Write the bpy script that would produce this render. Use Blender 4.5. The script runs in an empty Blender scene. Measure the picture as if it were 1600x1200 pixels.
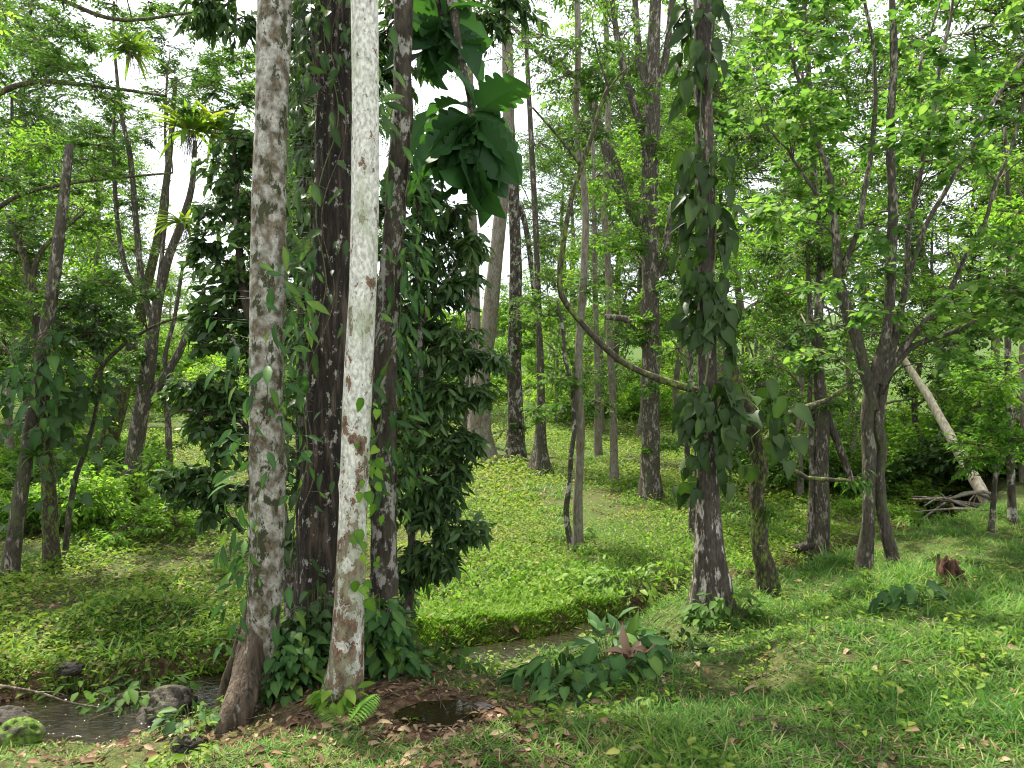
import bpy, math
import numpy as np
from mathutils import Vector

F, CX, HY, EYE = 1200.0, 800.0, 600.0, 1.6
sc = bpy.context.scene
COL = sc.collection
PI = math.pi


def P(px, py, d):
    """point seen at a picture position, d metres ahead of the camera"""
    return np.array([(px - CX) / F * d, d, EYE - (py - HY) / F * d])


# ------------------------------------------------------------------ noise / terrain
_nr = np.random.default_rng(5)
_K = [(_nr.normal(size=2) * s, _nr.uniform(0, 6.28), a) for s, a in
      [(0.5, 1), (0.5, 1), (0.9, .8), (0.9, .8), (1.7, .6), (1.7, .6), (3.1, .45), (3.1, .45), (6, .3), (6, .3), (11, .2), (11, .2)]]


def noise2(x, y, sc_=1.0, off=0.0):
    r = np.zeros_like(np.asarray(x, float))
    for k, ph, a in _K:
        r = r + a * np.sin(k[0] * x * sc_ + k[1] * y * sc_ + ph + off * (1 + a * 3))
    return r / 2.2


CREEK = np.array([(-40, 1.0), (-12, 3.6), (-7, 5.0), (-4.6, 6.05), (-3.4, 6.45), (-2.4, 6.95), (-1.2, 7.5), (0.15, 7.75), (1.5, 8.7),
                  (3.4, 9.9), (5.6, 11.7), (7.4, 13.2), (8.8, 15.5), (9.5, 19), (12, 25), (20, 35), (60, 60)])
CREEKW = np.array([.5, .5, .5, .45, .42, .34, .24, .30, .28, .32, .3, .35, .4, .4, .4, .4, .4])
WATER = -1.12


def creek_dist(x, y):
    """signed distance to the stream (+ on the far side) and its half width there"""
    x = np.asarray(x, float); y = np.asarray(y, float)
    best = np.full(x.shape, 1e9); sgn = np.ones(x.shape); wid = np.full(x.shape, .4)
    for i in range(len(CREEK) - 1):
        a, b = CREEK[i], CREEK[i + 1]
        d = b - a; L2 = (d ** 2).sum()
        t = np.clip(((x - a[0]) * d[0] + (y - a[1]) * d[1]) / L2, 0, 1)
        qx, qy = a[0] + t * d[0], a[1] + t * d[1]
        dd = np.hypot(x - qx, y - qy)
        s = np.where((d[0] * (y - qy) - d[1] * (x - qx)) >= 0, 1.0, -1.0)
        m = dd < best
        best = np.where(m, dd, best); sgn = np.where(m, s, sgn)
        wid = np.where(m, CREEKW[i] * (1 - t) + CREEKW[i + 1] * t, wid)
    return best * sgn, wid


_near = [(0, 1200, 4.7), (200, 1190, 4.6), (400, 1200, 3.9), (335, 1140, 5.0), (540, 1085, 5.2), (500, 1010, 6.0), (597, 985, 6.3),
         (690, 1110, 4.8), (800, 1200, 3.25), (800, 1090, 5.3), (1000, 1030, 6.0), (1110, 950, 7.0), (1200, 920, 7.9), (1352, 893, 8.6), (1385, 883, 8.9),
         (1100, 1200, 3.2), (1600, 1200, 3.2), (1300, 1000, 4.8), (1490, 905, 6.4), (1590, 850, 9.2), (1500, 868, 8.4), (1100, 1050, 5), (1600, 1000, 4.7),
         (640, 1000, 6.5), (940, 1000, 6.9), (260, 1125, 5.9), (100, 1185, 5.4)]
NP_ = np.array([P(*q) for q in _near] + [(0, 0, 0.02), (3, 0, 0), (-3, 0, -.1), tuple(P(770, 1045, 6.85)), tuple(P(860, 1042, 6.7)), tuple(P(915, 1015, 7.3)), tuple(P(700, 1045, 6.7)), tuple(P(150, 1152, 5.7)), tuple(P(0, 1160, 5.5)), tuple(P(250, 1130, 6.0)), (8, 0, .1), (8, 6, 0.05), (-3, 3, -.45), (-6, 2, -.7), (0, -3, 0), (12, 12, -.2), (16, 6, .2), (-12, 0, -.7)])


def ground_z(x, y, fine=True):
    x = np.asarray(x, float); y = np.asarray(y, float)
    w = 0; s = 0
    for q in NP_:
        k = 1 / (((x - q[0]) ** 2 + (y - q[1]) ** 2) + .06) ** 1.9
        w = w + k; s = s + k * q[2]
    near = s / w
    far = -0.93 + 0.014 * (y - 9) + 0.0022 * np.clip(y - 18, 0, 30) ** 2 + 0.13 * np.clip(y - 48, 0, 60)
    far = far + 0.0035 * np.clip(-x - 6, 0, 40) ** 1.6 + 0.0035 * np.clip(x - 12, 0, 40) ** 1.6
    far = far + .035 * noise2(x, y, .9, 2) * np.clip((y - 6) / 6, 0.3, 1) + 0.26 * np.exp(-(((x + 3.9) / .7) ** 2 + ((y - 8.1) / .4) ** 2)) * 1.0
    d, wd = creek_dist(x, y)
    bank = np.where(d > 0, far, near)
    e = np.abs(d) - wd + .10 * noise2(x, y, 2.2, 1) + .05 * noise2(x, y, 6, 8)
    soft = np.where(d > 0, .30, .55)
    k = np.clip(e / soft, 0, 1); k = k * k * (3 - 2 * k)
    bed = WATER - .11 + .02 * noise2(x, y, 3)
    z = bed + (bank - bed) * k
    z = z - .10 * np.exp(-((((x + .455) / .30) ** 2 + ((y - 4.86) / .24) ** 2)) ** 2)
    if fine:
        z = z + .014 * noise2(x, y, 3.5, 4) + .006 * noise2(x, y, 9, 7)
    return z


def gz(x, y):
    return float(ground_z(np.array([x]), np.array([y]))[0])


# ------------------------------------------------------------------ materials
def newmat(name):
    m = bpy.data.materials.new(name); m.use_nodes = True
    n = m.node_tree; n.nodes.clear()
    return m, n, n.nodes, n.links


def ramp(N, L, fac, stops, interp='LINEAR'):
    r = N.new('ShaderNodeValToRGB'); r.color_ramp.interpolation = interp
    el = r.color_ramp.elements
    while len(el) < len(stops): el.new(.5)
    for e, (p, c) in zip(el, stops):
        e.position = p; e.color = (*c, 1) if len(c) == 3 else c
    L.new(fac, r.inputs[0]); return r


def leafmat(name, cols, trans=.4, rough=.5, tint=(1.5, 1.7, .7), spec=.16):
    m, n, N, L = newmat(name)
    at = N.new('ShaderNodeAttribute'); at.attribute_name = 'rnd'
    r = ramp(N, L, at.outputs['Fac'], [(i / (len(cols) - 1), c) for i, c in enumerate(cols)])
    p = N.new('ShaderNodeBsdfPrincipled'); L.new(r.outputs[0], p.inputs['Base Color'])
    p.inputs['Roughness'].default_value = rough; p.inputs['Specular IOR Level'].default_value = spec
    v = N.new('ShaderNodeVectorMath'); v.operation = 'MULTIPLY'; L.new(r.outputs[0], v.inputs[0]); v.inputs[1].default_value = tint
    t = N.new('ShaderNodeBsdfTranslucent'); L.new(v.outputs[0], t.inputs[0])
    mx = N.new('ShaderNodeMixShader'); mx.inputs[0].default_value = trans
    L.new(p.outputs[0], mx.inputs[1]); L.new(t.outputs[0], mx.inputs[2])
    o = N.new('ShaderNodeOutputMaterial'); L.new(mx.outputs[0], o.inputs[0])
    return m


def bark(name, base, patch, scale=6, stretch=.35, lo=.48, hi=.54, third=None, tlo=.55, thi=.6, tscale=14, bump=.7, fiss=30, rough=.85, zgrad=0, z0=0, lines=0, bd=.012, spots=0):
    """base with irregular patches, optional third colour; fine vertical grain bump"""
    m, n, N, L = newmat(name)
    tc = N.new('ShaderNodeTexCoord')
    mp = N.new('ShaderNodeMapping'); mp.inputs['Scale'].default_value = (1, 1, stretch); L.new(tc.outputs['Object'], mp.inputs[0])
    n1 = N.new('ShaderNodeTexNoise'); n1.inputs['Scale'].default_value = scale; n1.inputs['Detail'].default_value = 9; n1.inputs['Roughness'].default_value = .68
    L.new(mp.outputs[0], n1.inputs[0])
    fac = n1.outputs[0]
    if zgrad:
        sp = N.new('ShaderNodeSeparateXYZ'); L.new(tc.outputs['Object'], sp.inputs[0])
        mr = N.new('ShaderNodeMapRange'); mr.inputs[1].default_value = z0; mr.inputs[2].default_value = z0 + 3.1; mr.inputs[3].default_value = zgrad; mr.inputs[4].default_value = 0
        L.new(sp.outputs[2], mr.inputs[0])
        ad = N.new('ShaderNodeMath'); ad.operation = 'ADD'; L.new(fac, ad.inputs[0]); L.new(mr.outputs[0], ad.inputs[1]); fac = ad.outputs[0]
    r1 = ramp(N, L, fac, [(lo, (0, 0, 0)), (hi, (1, 1, 1))])
    n0 = N.new('ShaderNodeTexNoise'); n0.inputs['Scale'].default_value = scale * 4; n0.inputs['Detail'].default_value = 8; L.new(mp.outputs[0], n0.inputs[0])
    vb = ramp(N, L, n0.outputs[0], [(.36, tuple(c * .6 for c in base)), (.62, tuple(min(1, c * 1.22) for c in base))])
    vp = ramp(N, L, n0.outputs[0], [(.36, tuple(c * .45 for c in patch)), (.62, tuple(c * 1.5 for c in patch))])
    mx = N.new('ShaderNodeMix'); mx.data_type = 'RGBA'; L.new(r1.outputs[0], mx.inputs[0]); L.new(vb.outputs[0], mx.inputs[6]); L.new(vp.outputs[0], mx.inputs[7])
    col = mx.outputs[2]
    if third:
        n3 = N.new('ShaderNodeTexNoise'); n3.inputs['Scale'].default_value = tscale; n3.inputs['Detail'].default_value = 7; n3.inputs['Roughness'].default_value = .7
        m3 = N.new('ShaderNodeMapping'); m3.inputs['Location'].default_value = (7, 3, 5); m3.inputs['Scale'].default_value = (1, 1, .6); L.new(tc.outputs['Object'], m3.inputs[0]); L.new(m3.outputs[0], n3.inputs[0])
        r3 = ramp(N, L, n3.outputs[0], [(tlo, (0, 0, 0)), (thi, (1, 1, 1))])
        mx3 = N.new('ShaderNodeMix'); mx3.data_type = 'RGBA'; L.new(r3.outputs[0], mx3.inputs[0]); L.new(col, mx3.inputs[6]); mx3.inputs[7].default_value = (*third, 1)
        col = mx3.outputs[2]
    if spots:
        ns = N.new('ShaderNodeTexNoise'); ns.inputs['Scale'].default_value = 38; ns.inputs['Detail'].default_value = 5; ns.inputs['Roughness'].default_value = .7; L.new(mp.outputs[0], ns.inputs[0])
        rs = ramp(N, L, ns.outputs[0], [(.33, (.35,) * 3), (.42, (1, 1, 1))])
        mm = N.new('ShaderNodeMix'); mm.data_type = 'RGBA'; mm.blend_type = 'MULTIPLY'; mm.inputs[0].default_value = 1; L.new(col, mm.inputs[6]); L.new(rs.outputs[0], mm.inputs[7]); col = mm.outputs[2]
    if lines:
        ml = N.new('ShaderNodeMapping'); ml.inputs['Scale'].default_value = (2, 2, 34); L.new(tc.outputs['Object'], ml.inputs[0])
        nl = N.new('ShaderNodeTexNoise'); nl.inputs['Scale'].default_value = 2.2; nl.inputs['Detail'].default_value = 5; L.new(ml.outputs[0], nl.inputs[0])
        rl = ramp(N, L, nl.outputs[0], [(.35, (1 - lines,) * 3), (.5, (1, 1, 1))])
        mm = N.new('ShaderNodeMix'); mm.data_type = 'RGBA'; mm.blend_type = 'MULTIPLY'; mm.inputs[0].default_value = 1; L.new(col, mm.inputs[6]); L.new(rl.outputs[0], mm.inputs[7]); col = mm.outputs[2]
    p = N.new('ShaderNodeBsdfPrincipled'); L.new(col, p.inputs['Base Color']); p.inputs['Roughness'].default_value = rough; p.inputs['Specular IOR Level'].default_value = .25
    mf = N.new('ShaderNodeMapping'); mf.inputs['Scale'].default_value = (1, 1, .12); L.new(tc.outputs['Object'], mf.inputs[0])
    nf = N.new('ShaderNodeTexNoise'); nf.inputs['Scale'].default_value = fiss; nf.inputs['Detail'].default_value = 6; L.new(mf.outputs[0], nf.inputs[0])
    sm = N.new('ShaderNodeMath'); sm.operation = 'MULTIPLY_ADD'; L.new(r1.outputs[0], sm.inputs[0]); sm.inputs[1].default_value = -.35; L.new(nf.outputs[0], sm.inputs[2])
    b = N.new('ShaderNodeBump'); b.inputs['Strength'].default_value = bump; b.inputs['Distance'].default_value = bd; L.new(sm.outputs[0], b.inputs['Height']); L.new(b.outputs[0], p.inputs['Normal'])
    o = N.new('ShaderNodeOutputMaterial'); L.new(p.outputs[0], o.inputs[0])
    return m


M = {}
M['dark_glossy'] = leafmat('dark_glossy_leaf', [(.026, .055, .017), (.046, .092, .027), (.085, .15, .042)], .32, .42, (1.4, 1.6, .8), spec=.22)
M['vine'] = leafmat('vine_leaf', [(.022, .055, .018), (.036, .09, .024), (.06, .14, .034), (.13, .21, .035)], .3, .5, spec=.16)
M['philo'] = leafmat('philodendron_leaf', [(.016, .036, .008), (.028, .058, .012), (.06, .10, .03)], .25, .48, (1.3, 1.6, .6), spec=.2)
M['mid'] = leafmat('mid_green_leaf', [(.036, .08, .020), (.065, .14, .028), (.12, .22, .04)], .45, .5, (1.4, 1.5, .75), .12)
M['fresh'] = leafmat('fresh_green_leaf', [(.05, .12, .02), (.09, .20, .028), (.15, .29, .04), (.24, .36, .055)], .55, .5, (1.4, 1.55, .7), .12)
M['round'] = leafmat('round_leaf', [(.04, .10, .022), (.075, .165, .035), (.12, .235, .05), (.21, .32, .07)], .5, .5, (1.35, 1.45, .8), .14)
M['yellow'] = leafmat('yellow_green_leaf', [(.09, .17, .02), (.16, .27, .035), (.27, .36, .05)], .5)
M['bread'] = leafmat('lobed_leaf', [(.018, .05, .018), (.03, .08, .024), (.045, .12, .03)], .35, .45)
M['brom'] = leafmat('bromeliad_leaf', [(.09, .17, .03), (.17, .26, .035), (.32, .30, .05)], .4)
M['grass'] = leafmat('grass_blade', [(.035, .09, .016), (.06, .15, .024), (.10, .215, .034), (.15, .27, .045), (.33, .31, .13)], .4, .5, (1.3, 1.5, .8))
M['turf'] = leafmat('turf_blade', [(.09, .19, .018), (.15, .27, .025), (.22, .34, .04)], .45, .5, (1.3, 1.5, .7))
M['herb'] = leafmat('herb_leaf', [(.035, .075, .010), (.075, .15, .016), (.135, .225, .024), (.21, .29, .036), (.32, .28, .10)], .42, .5, (1.3, 1.5, .8))
M['lush'] = leafmat('lush_leaf', [(.07, .15, .02), (.13, .24, .03), (.21, .32, .045)], .45, .45, (1.3, 1.5, .7))
M['litter'] = leafmat('dead_leaf', [(.05, .028, .015), (.12, .07, .035), (.22, .135, .075), (.36, .26, .16)], .15, .7, (1, .8, .6), spec=.2)
M['dead'] = leafmat('withered_leaf', [(.20, .13, .08), (.34, .24, .16)], .2, .7, (1, .8, .6), spec=.2)
M['fern'] = leafmat('fern_leaf', [(.10, .24, .03), (.15, .32, .04)], .45)
M['stem'] = leafmat('green_stem', [(.06, .10, .03), (.12, .14, .05)], 0, .6)

M['white_bark'] = bark('white_bark', (.52, .51, .44), (.12, .068, .04), 11, .6, .60, .612, (.27, .30, .19), .50, .72, 4, .5, 22, .8, zgrad=.15, z0=.0, spots=1)
M['mottled_bark'] = bark('mottled_bark', (.34, .325, .275), (.105, .085, .055), 13, .8, .47, .56, (.045, .048, .022), .535, .575, 11, .8, 26, .9, spots=1)
M['dark_bark'] = bark('dark_fissured_bark', (.085, .064, .048), (.020, .016, .012), 22, .13, .44, .54, (.36, .34, .29), .575, .61, 15, 1, 30, bd=.03)
M['dark_bark2'] = bark('mossy_dark_bark', (.075, .063, .045), (.036, .03, .02), 11, .4, .46, .54, (.30, .285, .24), .53, .58, 8, .9, 34)
M['philo_bark'] = bark('grey_brown_bark', (.06, .05, .038), (.33, .30, .25), 13, .3, .54, .60, (.035, .03, .02), .58, .64, 9, .9, 36)
M['pale_bark'] = bark('pale_bark', (.19, .172, .135), (.13, .10, .065), 9, .35, .5, .58, (.08, .10, .035), .6, .68, 6, .6, 30)
M['brown_bark'] = bark('brown_bark', (.062, .053, .039), (.18, .16, .125), 11, .35, .53, .60, (.06, .08, .025), .56, .66, 6, .8, 30)
M['moss_bark'] = bark('mossy_bark', (.05, .040, .028), (.09, .115, .025), 10, .5, .47, .6, (.3, .28, .22), .65, .68, 15, .8, 30)
M['twig'] = bark('twig_bark', (.085, .065, .045), (.16, .13, .09), 12, .5, .5, .6, bump=.3)
M['fallen_bark'] = bark('bleached_bark', (.52, .45, .33), (.30, .23, .15), 7, .2, .52, .62, bump=.6)
M['root_bark'] = bark('brown_root', (.13, .098, .068), (.05, .038, .026), 14, .12, .46, .58, (.30, .27, .22), .60, .66, 12, 1, 34, bd=.025)
M['rock'] = bark('wet_rock', (.055, .045, .033), (.028, .024, .018), 9, 1, .45, .6, (.06, .075, .02), .54, .66, 6, 1, 18, .6, bd=.02)
M['moss_rock'] = bark('mossy_rock', (.06, .055, .04), (.075, .13, .018), 5, 1, .40, .52, (.14, .2, .03), .55, .7, 9, .9, 40, .95)
M['stump'] = bark('rotten_wood', (.10, .052, .03), (.03, .018, .012), 20, .3, .5, .6, bump=1)


def ground_mat():
    m, n, N, L = newmat('forest_floor')
    tc = N.new('ShaderNodeTexCoord')
    def nz(s, d=8, r=.6):
        k = N.new('ShaderNodeTexNoise'); k.inputs['Scale'].default_value = s; k.inputs['Detail'].default_value = d; k.inputs['Roughness'].default_value = r
        L.new(tc.outputs['Object'], k.inputs[0]); return k.outputs[0]
    soil = ramp(N, L, nz(22), [(.3, (.035, .02, .012)), (.5, (.085, .05, .03)), (.62, (.15, .095, .055)), (.72, (.22, .16, .10))])
    green = ramp(N, L, nz(26), [(.3, (.02, .045, .01)), (.5, (.05, .10, .018)), (.68, (.10, .16, .03)), (.75, (.17, .16, .06))])
    at = N.new('ShaderNodeAttribute'); at.attribute_name = 'green'
    a = N.new('ShaderNodeMath'); a.operation = 'MULTIPLY_ADD'; L.new(nz(3.5), a.inputs[0]); a.inputs[1].default_value = 1.2; a.inputs[2].default_value = -.6
    s = N.new('ShaderNodeMath'); s.operation = 'ADD'; s.use_clamp = True; L.new(a.outputs[0], s.inputs[0]); L.new(at.outputs['Fac'], s.inputs[1])
    mx = N.new('ShaderNodeMix'); mx.data_type = 'RGBA'; L.new(s.outputs[0], mx.inputs[0]); L.new(soil.outputs[0], mx.inputs[6]); L.new(green.outputs[0], mx.inputs[7])
    p = N.new('ShaderNodeBsdfPrincipled'); L.new(mx.outputs[2], p.inputs['Base Color']); p.inputs['Roughness'].default_value = .9; p.inputs['Specular IOR Level'].default_value = .15
    b = N.new('ShaderNodeBump'); b.inputs['Strength'].default_value = .8; b.inputs['Distance'].default_value = .03; L.new(nz(30, 9, .7), b.inputs['Height']); L.new(b.outputs[0], p.inputs['Normal'])
    o = N.new('ShaderNodeOutputMaterial'); L.new(p.outputs[0], o.inputs[0])
    return m


def water_mat():
    m, n, N, L = newmat('stream_water')
    tc = N.new('ShaderNodeTexCoord')
    mp = N.new('ShaderNodeMapping'); mp.inputs['Scale'].default_value = (1, 1.6, 1); L.new(tc.outputs['Object'], mp.inputs[0])
    k = N.new('ShaderNodeTexNoise'); k.inputs['Scale'].default_value = 13; k.inputs['Detail'].default_value = 4; k.inputs['Distortion'].default_value = .6; L.new(mp.outputs[0], k.inputs[0])
    p = N.new('ShaderNodeBsdfPrincipled'); p.inputs['Base Color'].default_value = (.016, .011, .006, 1); p.inputs['Roughness'].default_value = .03; p.inputs['IOR'].default_value = 1.7
    b = N.new('ShaderNodeBump'); b.inputs['Strength'].default_value = .7; b.inputs['Distance'].default_value = .03; L.new(k.outputs[0], b.inputs['Height']); L.new(b.outputs[0], p.inputs['Normal'])
    o = N.new('ShaderNodeOutputMaterial'); L.new(p.outputs[0], o.inputs[0])
    return m


M['ground'] = ground_mat(); M['water'] = water_mat(); M['pool'] = water_mat(); M['pool'].name = 'muddy_pool'
for _n in M['pool'].node_tree.nodes:
    if _n.type == 'BUMP': _n.inputs['Strength'].default_value = .03
    if _n.type == 'BSDF_PRINCIPLED': _n.inputs['Roughness'].default_value = .06; _n.inputs['IOR'].default_value = 1.33; _n.inputs['Base Color'].default_value = (.018, .015, .006, 1)


# ------------------------------------------------------------------ mesh builder
class G:
    def __init__(self):
        self.V = []; self.T = []; self.Q = []; self.R = []; self.n = 0; self.mats = []

    def mi(self, mat):
        if mat not in self.mats: self.mats.append(mat)
        return self.mats.index(mat)

    def add(self, v, tris=None, quads=None, mat=None, rnd=None, smooth=True):
        v = np.asarray(v, np.float32).reshape(-1, 3)
        k = self.mi(mat)
        if tris is not None and len(tris): self.T.append((np.asarray(tris, np.int64).reshape(-1, 3) + self.n, k, smooth))
        if quads is not None and len(quads): self.Q.append((np.asarray(quads, np.int64).reshape(-1, 4) + self.n, k, smooth))
        self.V.append(v); self.R.append(np.zeros(len(v), np.float32) + .5 if rnd is None else np.asarray(rnd, np.float32))
        self.n += len(v)

    def mesh(self, name, origin=(0, 0, 0)):
        me = bpy.data.meshes.new(name)
        V = np.concatenate(self.V) - np.asarray(origin, np.float32)
        idx = []; tot = []; mi = []; sm = []
        for lst, k in ((self.T, 3), (self.Q, 4)):
            for f, m_, s_ in lst:
                idx.append(f.ravel()); tot.append(np.full(len(f), k)); mi.append(np.full(len(f), m_)); sm.append(np.full(len(f), s_))
        idx = np.concatenate(idx).astype(np.int32); tot = np.concatenate(tot).astype(np.int32)
        st = np.concatenate([[0], np.cumsum(tot)[:-1]]).astype(np.int32)
        me.vertices.add(len(V)); me.vertices.foreach_set('co', V.astype(np.float32).ravel())
        me.loops.add(len(idx)); me.loops.foreach_set('vertex_index', idx)
        me.polygons.add(len(tot)); me.polygons.foreach_set('loop_start', st)
        me.polygons.foreach_set('material_index', np.concatenate(mi).astype(np.int32))
        me.polygons.foreach_set('use_smooth', np.concatenate(sm).astype(bool))
        for m_ in self.mats: me.materials.append(M[m_])
        a = me.attributes.new('rnd', 'FLOAT', 'POINT'); a.data.foreach_set('value', np.concatenate(self.R))
        me.update(calc_edges=True)
        return me


def link(name, me, loc=(0, 0, 0), parent=None, **props):
    o = bpy.data.objects.new(name, me); COL.objects.link(o)
    if parent is not None: o.parent = parent
    else: o.location = [float(q) for q in loc]
    for k, v in props.items(): o[k] = v
    return o


def thing(name, label, cat, loc, group=None):
    o = bpy.data.objects.new(name, None); COL.objects.link(o); o.location = [float(q) for q in loc]; o.empty_display_size = .2
    o['label'] = label; o['category'] = cat
    if group: o['group'] = group
    return o


def single(name, label, cat, g, loc, group=None, kind=None):
    o = link(name, g.mesh(name, loc), loc)
    o['label'] = label; o['category'] = cat
    if group: o['group'] = group
    if kind: o['kind'] = kind
    return o


def spline(pts, rad, step):
    pts = np.asarray(pts, float); rad = np.asarray(rad, float)
    if len(pts) == 2:
        pts = np.array([pts[0], (pts[0] + pts[1]) / 2, pts[1]]); rad = np.array([rad[0], (rad[0] + rad[1]) / 2, rad[1]])
    A = np.vstack([2 * pts[0] - pts[1], pts, 2 * pts[-1] - pts[-2]])
    out = []; ro = []
    for i in range(len(pts) - 1):
        p0, p1, p2, p3 = A[i:i + 4]
        n = max(2, int(np.linalg.norm(p2 - p1) / step))
        t = np.linspace(0, 1, n, endpoint=False)[:, None]
        out.append(.5 * (2 * p1 + (p2 - p0) * t + (2 * p0 - 5 * p1 + 4 * p2 - p3) * t ** 2 + (3 * p1 - p0 - 3 * p2 + p3) * t ** 3))
        ro.append(rad[i] + (rad[i + 1] - rad[i]) * t[:, 0])
    out.append(pts[-1:]); ro.append(rad[-1:])
    return np.vstack(out), np.concatenate(ro)


def tube(g, pts, rad, mat, rng, sides=10, step=.15, rough=.06, flare=0, lobes=5, fh=.35, wob=0, cap=True):
    c, r = spline(pts, rad, step)
    n = len(c)
    if wob:
        s = np.linspace(0, 1, n)
        for k in range(1, 4):
            c = c + (wob / k) * np.outer(np.sin(s * PI), np.ones(3)) * np.sin(s[:, None] * PI * 2 * k * 1.7 + rng.uniform(0, 6, 3)) * np.array([1, 1, .3])
    t = np.gradient(c, axis=0); t /= np.linalg.norm(t, axis=1)[:, None] + 1e-9
    ref = np.array([1., 0, 0]) if abs(t[0][0]) < .8 else np.array([0, 1., 0])
    u = np.zeros_like(c); a = ref
    for i in range(n):
        a = a - t[i] * a.dot(t[i]); a /= np.linalg.norm(a); u[i] = a
    w = np.cross(t, u)
    th = np.linspace(0, 2 * PI, sides, endpoint=False)
    h = np.concatenate([[0], np.cumsum(np.linalg.norm(np.diff(c, axis=0), axis=1))])
    R = np.repeat(r[:, None], sides, 1)
    R0 = max(r.max(), 1e-4)
    for k, a_ in ((1, .5), (2, .6), (3, .5), (5, .35), (7, .25)):
        R *= 1 + rough * a_ * np.sin(k * th[None, :] + h[:, None] * rng.uniform(-1.5, 1.5) / R0 * .15 + rng.uniform(0, 6)) * np.sin(h[:, None] / R0 * rng.uniform(.3, .9) + rng.uniform(0, 6))
    R *= 1 + rough * .25 * rng.normal(size=R.shape)
    if sides >= 20:
        for _ in range(int(h[-1] * 2.2)):
            h0 = rng.uniform(0, h[-1]); t0 = rng.uniform(-PI, PI); dt = (th[None, :] - t0 + PI) % (2 * PI) - PI
            R *= 1 + rng.uniform(-.05, .16) * np.exp(-((h[:, None] - h0) / rng.uniform(.03, .12)) ** 2 - (dt / rng.uniform(.25, .6)) ** 2)
    if flare:
        e = np.exp(-h / fh)[:, None]
        lob = .5 + .5 * np.cos(lobes * th + rng.uniform(0, 6))[None, :] * (1 + .5 * np.sin(th * 2 + rng.uniform(0, 6))[None, :])
        R *= 1 + flare * e * (.35 + .9 * lob)
    v = c[:, None, :] + R[:, :, None] * (np.cos(th)[None, :, None] * u[:, None, :] + np.sin(th)[None, :, None] * w[:, None, :])
    i = np.arange(n - 1)[:, None] * sides; j = np.arange(sides)[None, :]; j2 = (j + 1) % sides
    q = np.stack([i + j, i + j2, i + sides + j2, i + sides + j], -1).reshape(-1, 4)
    v = v.reshape(-1, 3); tr = None
    if cap:
        v = np.vstack([v, c[-1] + t[-1] * r[-1] * .3]); k = (n - 1) * sides
        tr = [(k + a_, k + (a_ + 1) % sides, n * sides) for a_ in range(sides)]
    g.add(v, tr, q, mat, rng.uniform(.2, .8) * np.ones(len(v)))
    return c, r


def prisms(g, A, B, r0, r1, mat):
    """many thin three-sided twigs at once"""
    A = np.asarray(A, float); B = np.asarray(B, float); n = len(A)
    if n == 0: return
    d = B - A; d /= np.linalg.norm(d, axis=1)[:, None] + 1e-9
    u = np.cross(d, [0.31, .2, .93]); u /= np.linalg.norm(u, axis=1)[:, None] + 1e-9
    w = np.cross(d, u)
    r0 = np.broadcast_to(np.asarray(r0, float).reshape(-1, 1), (n, 1)); r1 = np.broadcast_to(np.asarray(r1, float).reshape(-1, 1), (n, 1))
    ring = []
    for base, r in ((A, r0), (B, r1)):
        for a in (0, 2.094, 4.189):
            ring.append(base + r * (math.cos(a) * u + math.sin(a) * w))
    v = np.stack(ring, 1).reshape(-1, 3)
    q = np.array([(0, 1, 4, 3), (1, 2, 5, 4), (2, 0, 3, 5)])
    g.add(v, None, (np.arange(n)[:, None, None] * 6 + q[None]).reshape(-1, 4), mat)


def tpl(stations, fold=.25, droop=.25, lobes=None):
    """leaf along +y, width in x, normal +z; stations (t, half width)"""
    v = []; f = []; prev = None
    for t, w in stations:
        z = -droop * t * t
        if w == 0: cur = [len(v)]; v.append((0, t, z))
        else:
            k = len(v); cur = [k, k + 1, k + 2]
            v += [(-w, t - (lobes or 0) * w, z + fold * w), (0, t, z), (w, t - (lobes or 0) * w, z + fold * w)]
        if prev is not None:
            if len(prev) == 1 and len(cur) == 3: f += [(prev[0], cur[1], cur[0]), (prev[0], cur[2], cur[1])]
            elif len(prev) == 3 and len(cur) == 1: f += [(prev[0], prev[1], cur[0]), (prev[1], prev[2], cur[0])]
            elif len(prev) == 3: f += [(prev[0], prev[1], cur[1]), (prev[0], cur[1], cur[0]), (prev[1], prev[2], cur[2]), (prev[1], cur[2], cur[1])]
        prev = cur
    return np.array(v), np.array(f)


T_TINY = (np.array([(0, 0, 0), (-.22, .5, .06), (0, 1, -.08), (.22, .5, .06)]), np.array([(0, 3, 2), (0, 2, 1)]))
T_OVAL = tpl([(0, 0), (.35, .24), (.72, .17), (1, 0)], .3, .2)
T_LONG = tpl([(0, 0), (.15, .08), (.4, .155), (.7, .12), (.88, .05), (1, 0)], .35, .35)
T_ROUND = tpl([(0, 0), (.1, .26), (.4, .44), (.7, .33), (.88, .12), (1, 0)], .18, .18)
T_HEART = tpl([(0, 0), (-.02, .2), (.12, .33), (.4, .36), (.68, .22), (.88, .08), (1, 0)], .25, .3)
T_HERB = tpl([(0, 0), (.4, .27), (1, 0)], .3, .25)
T_BLADE = tpl([(0, .035), (.45, .03), (.8, .016), (1, 0)], .3, .55)
T_STRAP = tpl([(0, .045), (.25, .05), (.5, .045), (.7, .035), (.87, .02), (1, 0)], .5, .7)


def _lobed():
    st = [(0, 0)]
    nl = 5
    for i in range(nl):
        t0 = .08 + i * .15; env = math.sin(PI * min(1, (t0 + .16) / 1.05)) ** .6
        st += [(t0, .29 * env), (t0 + .025, .35 * env), (t0 + .06, .385 * env), (t0 + .10, .37 * env), (t0 + .13, .32 * env)]
    st += [(.88, .16), (.95, .08), (1.0, 0)]
    return tpl(st, .3, .75, lobes=-.14)


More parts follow.
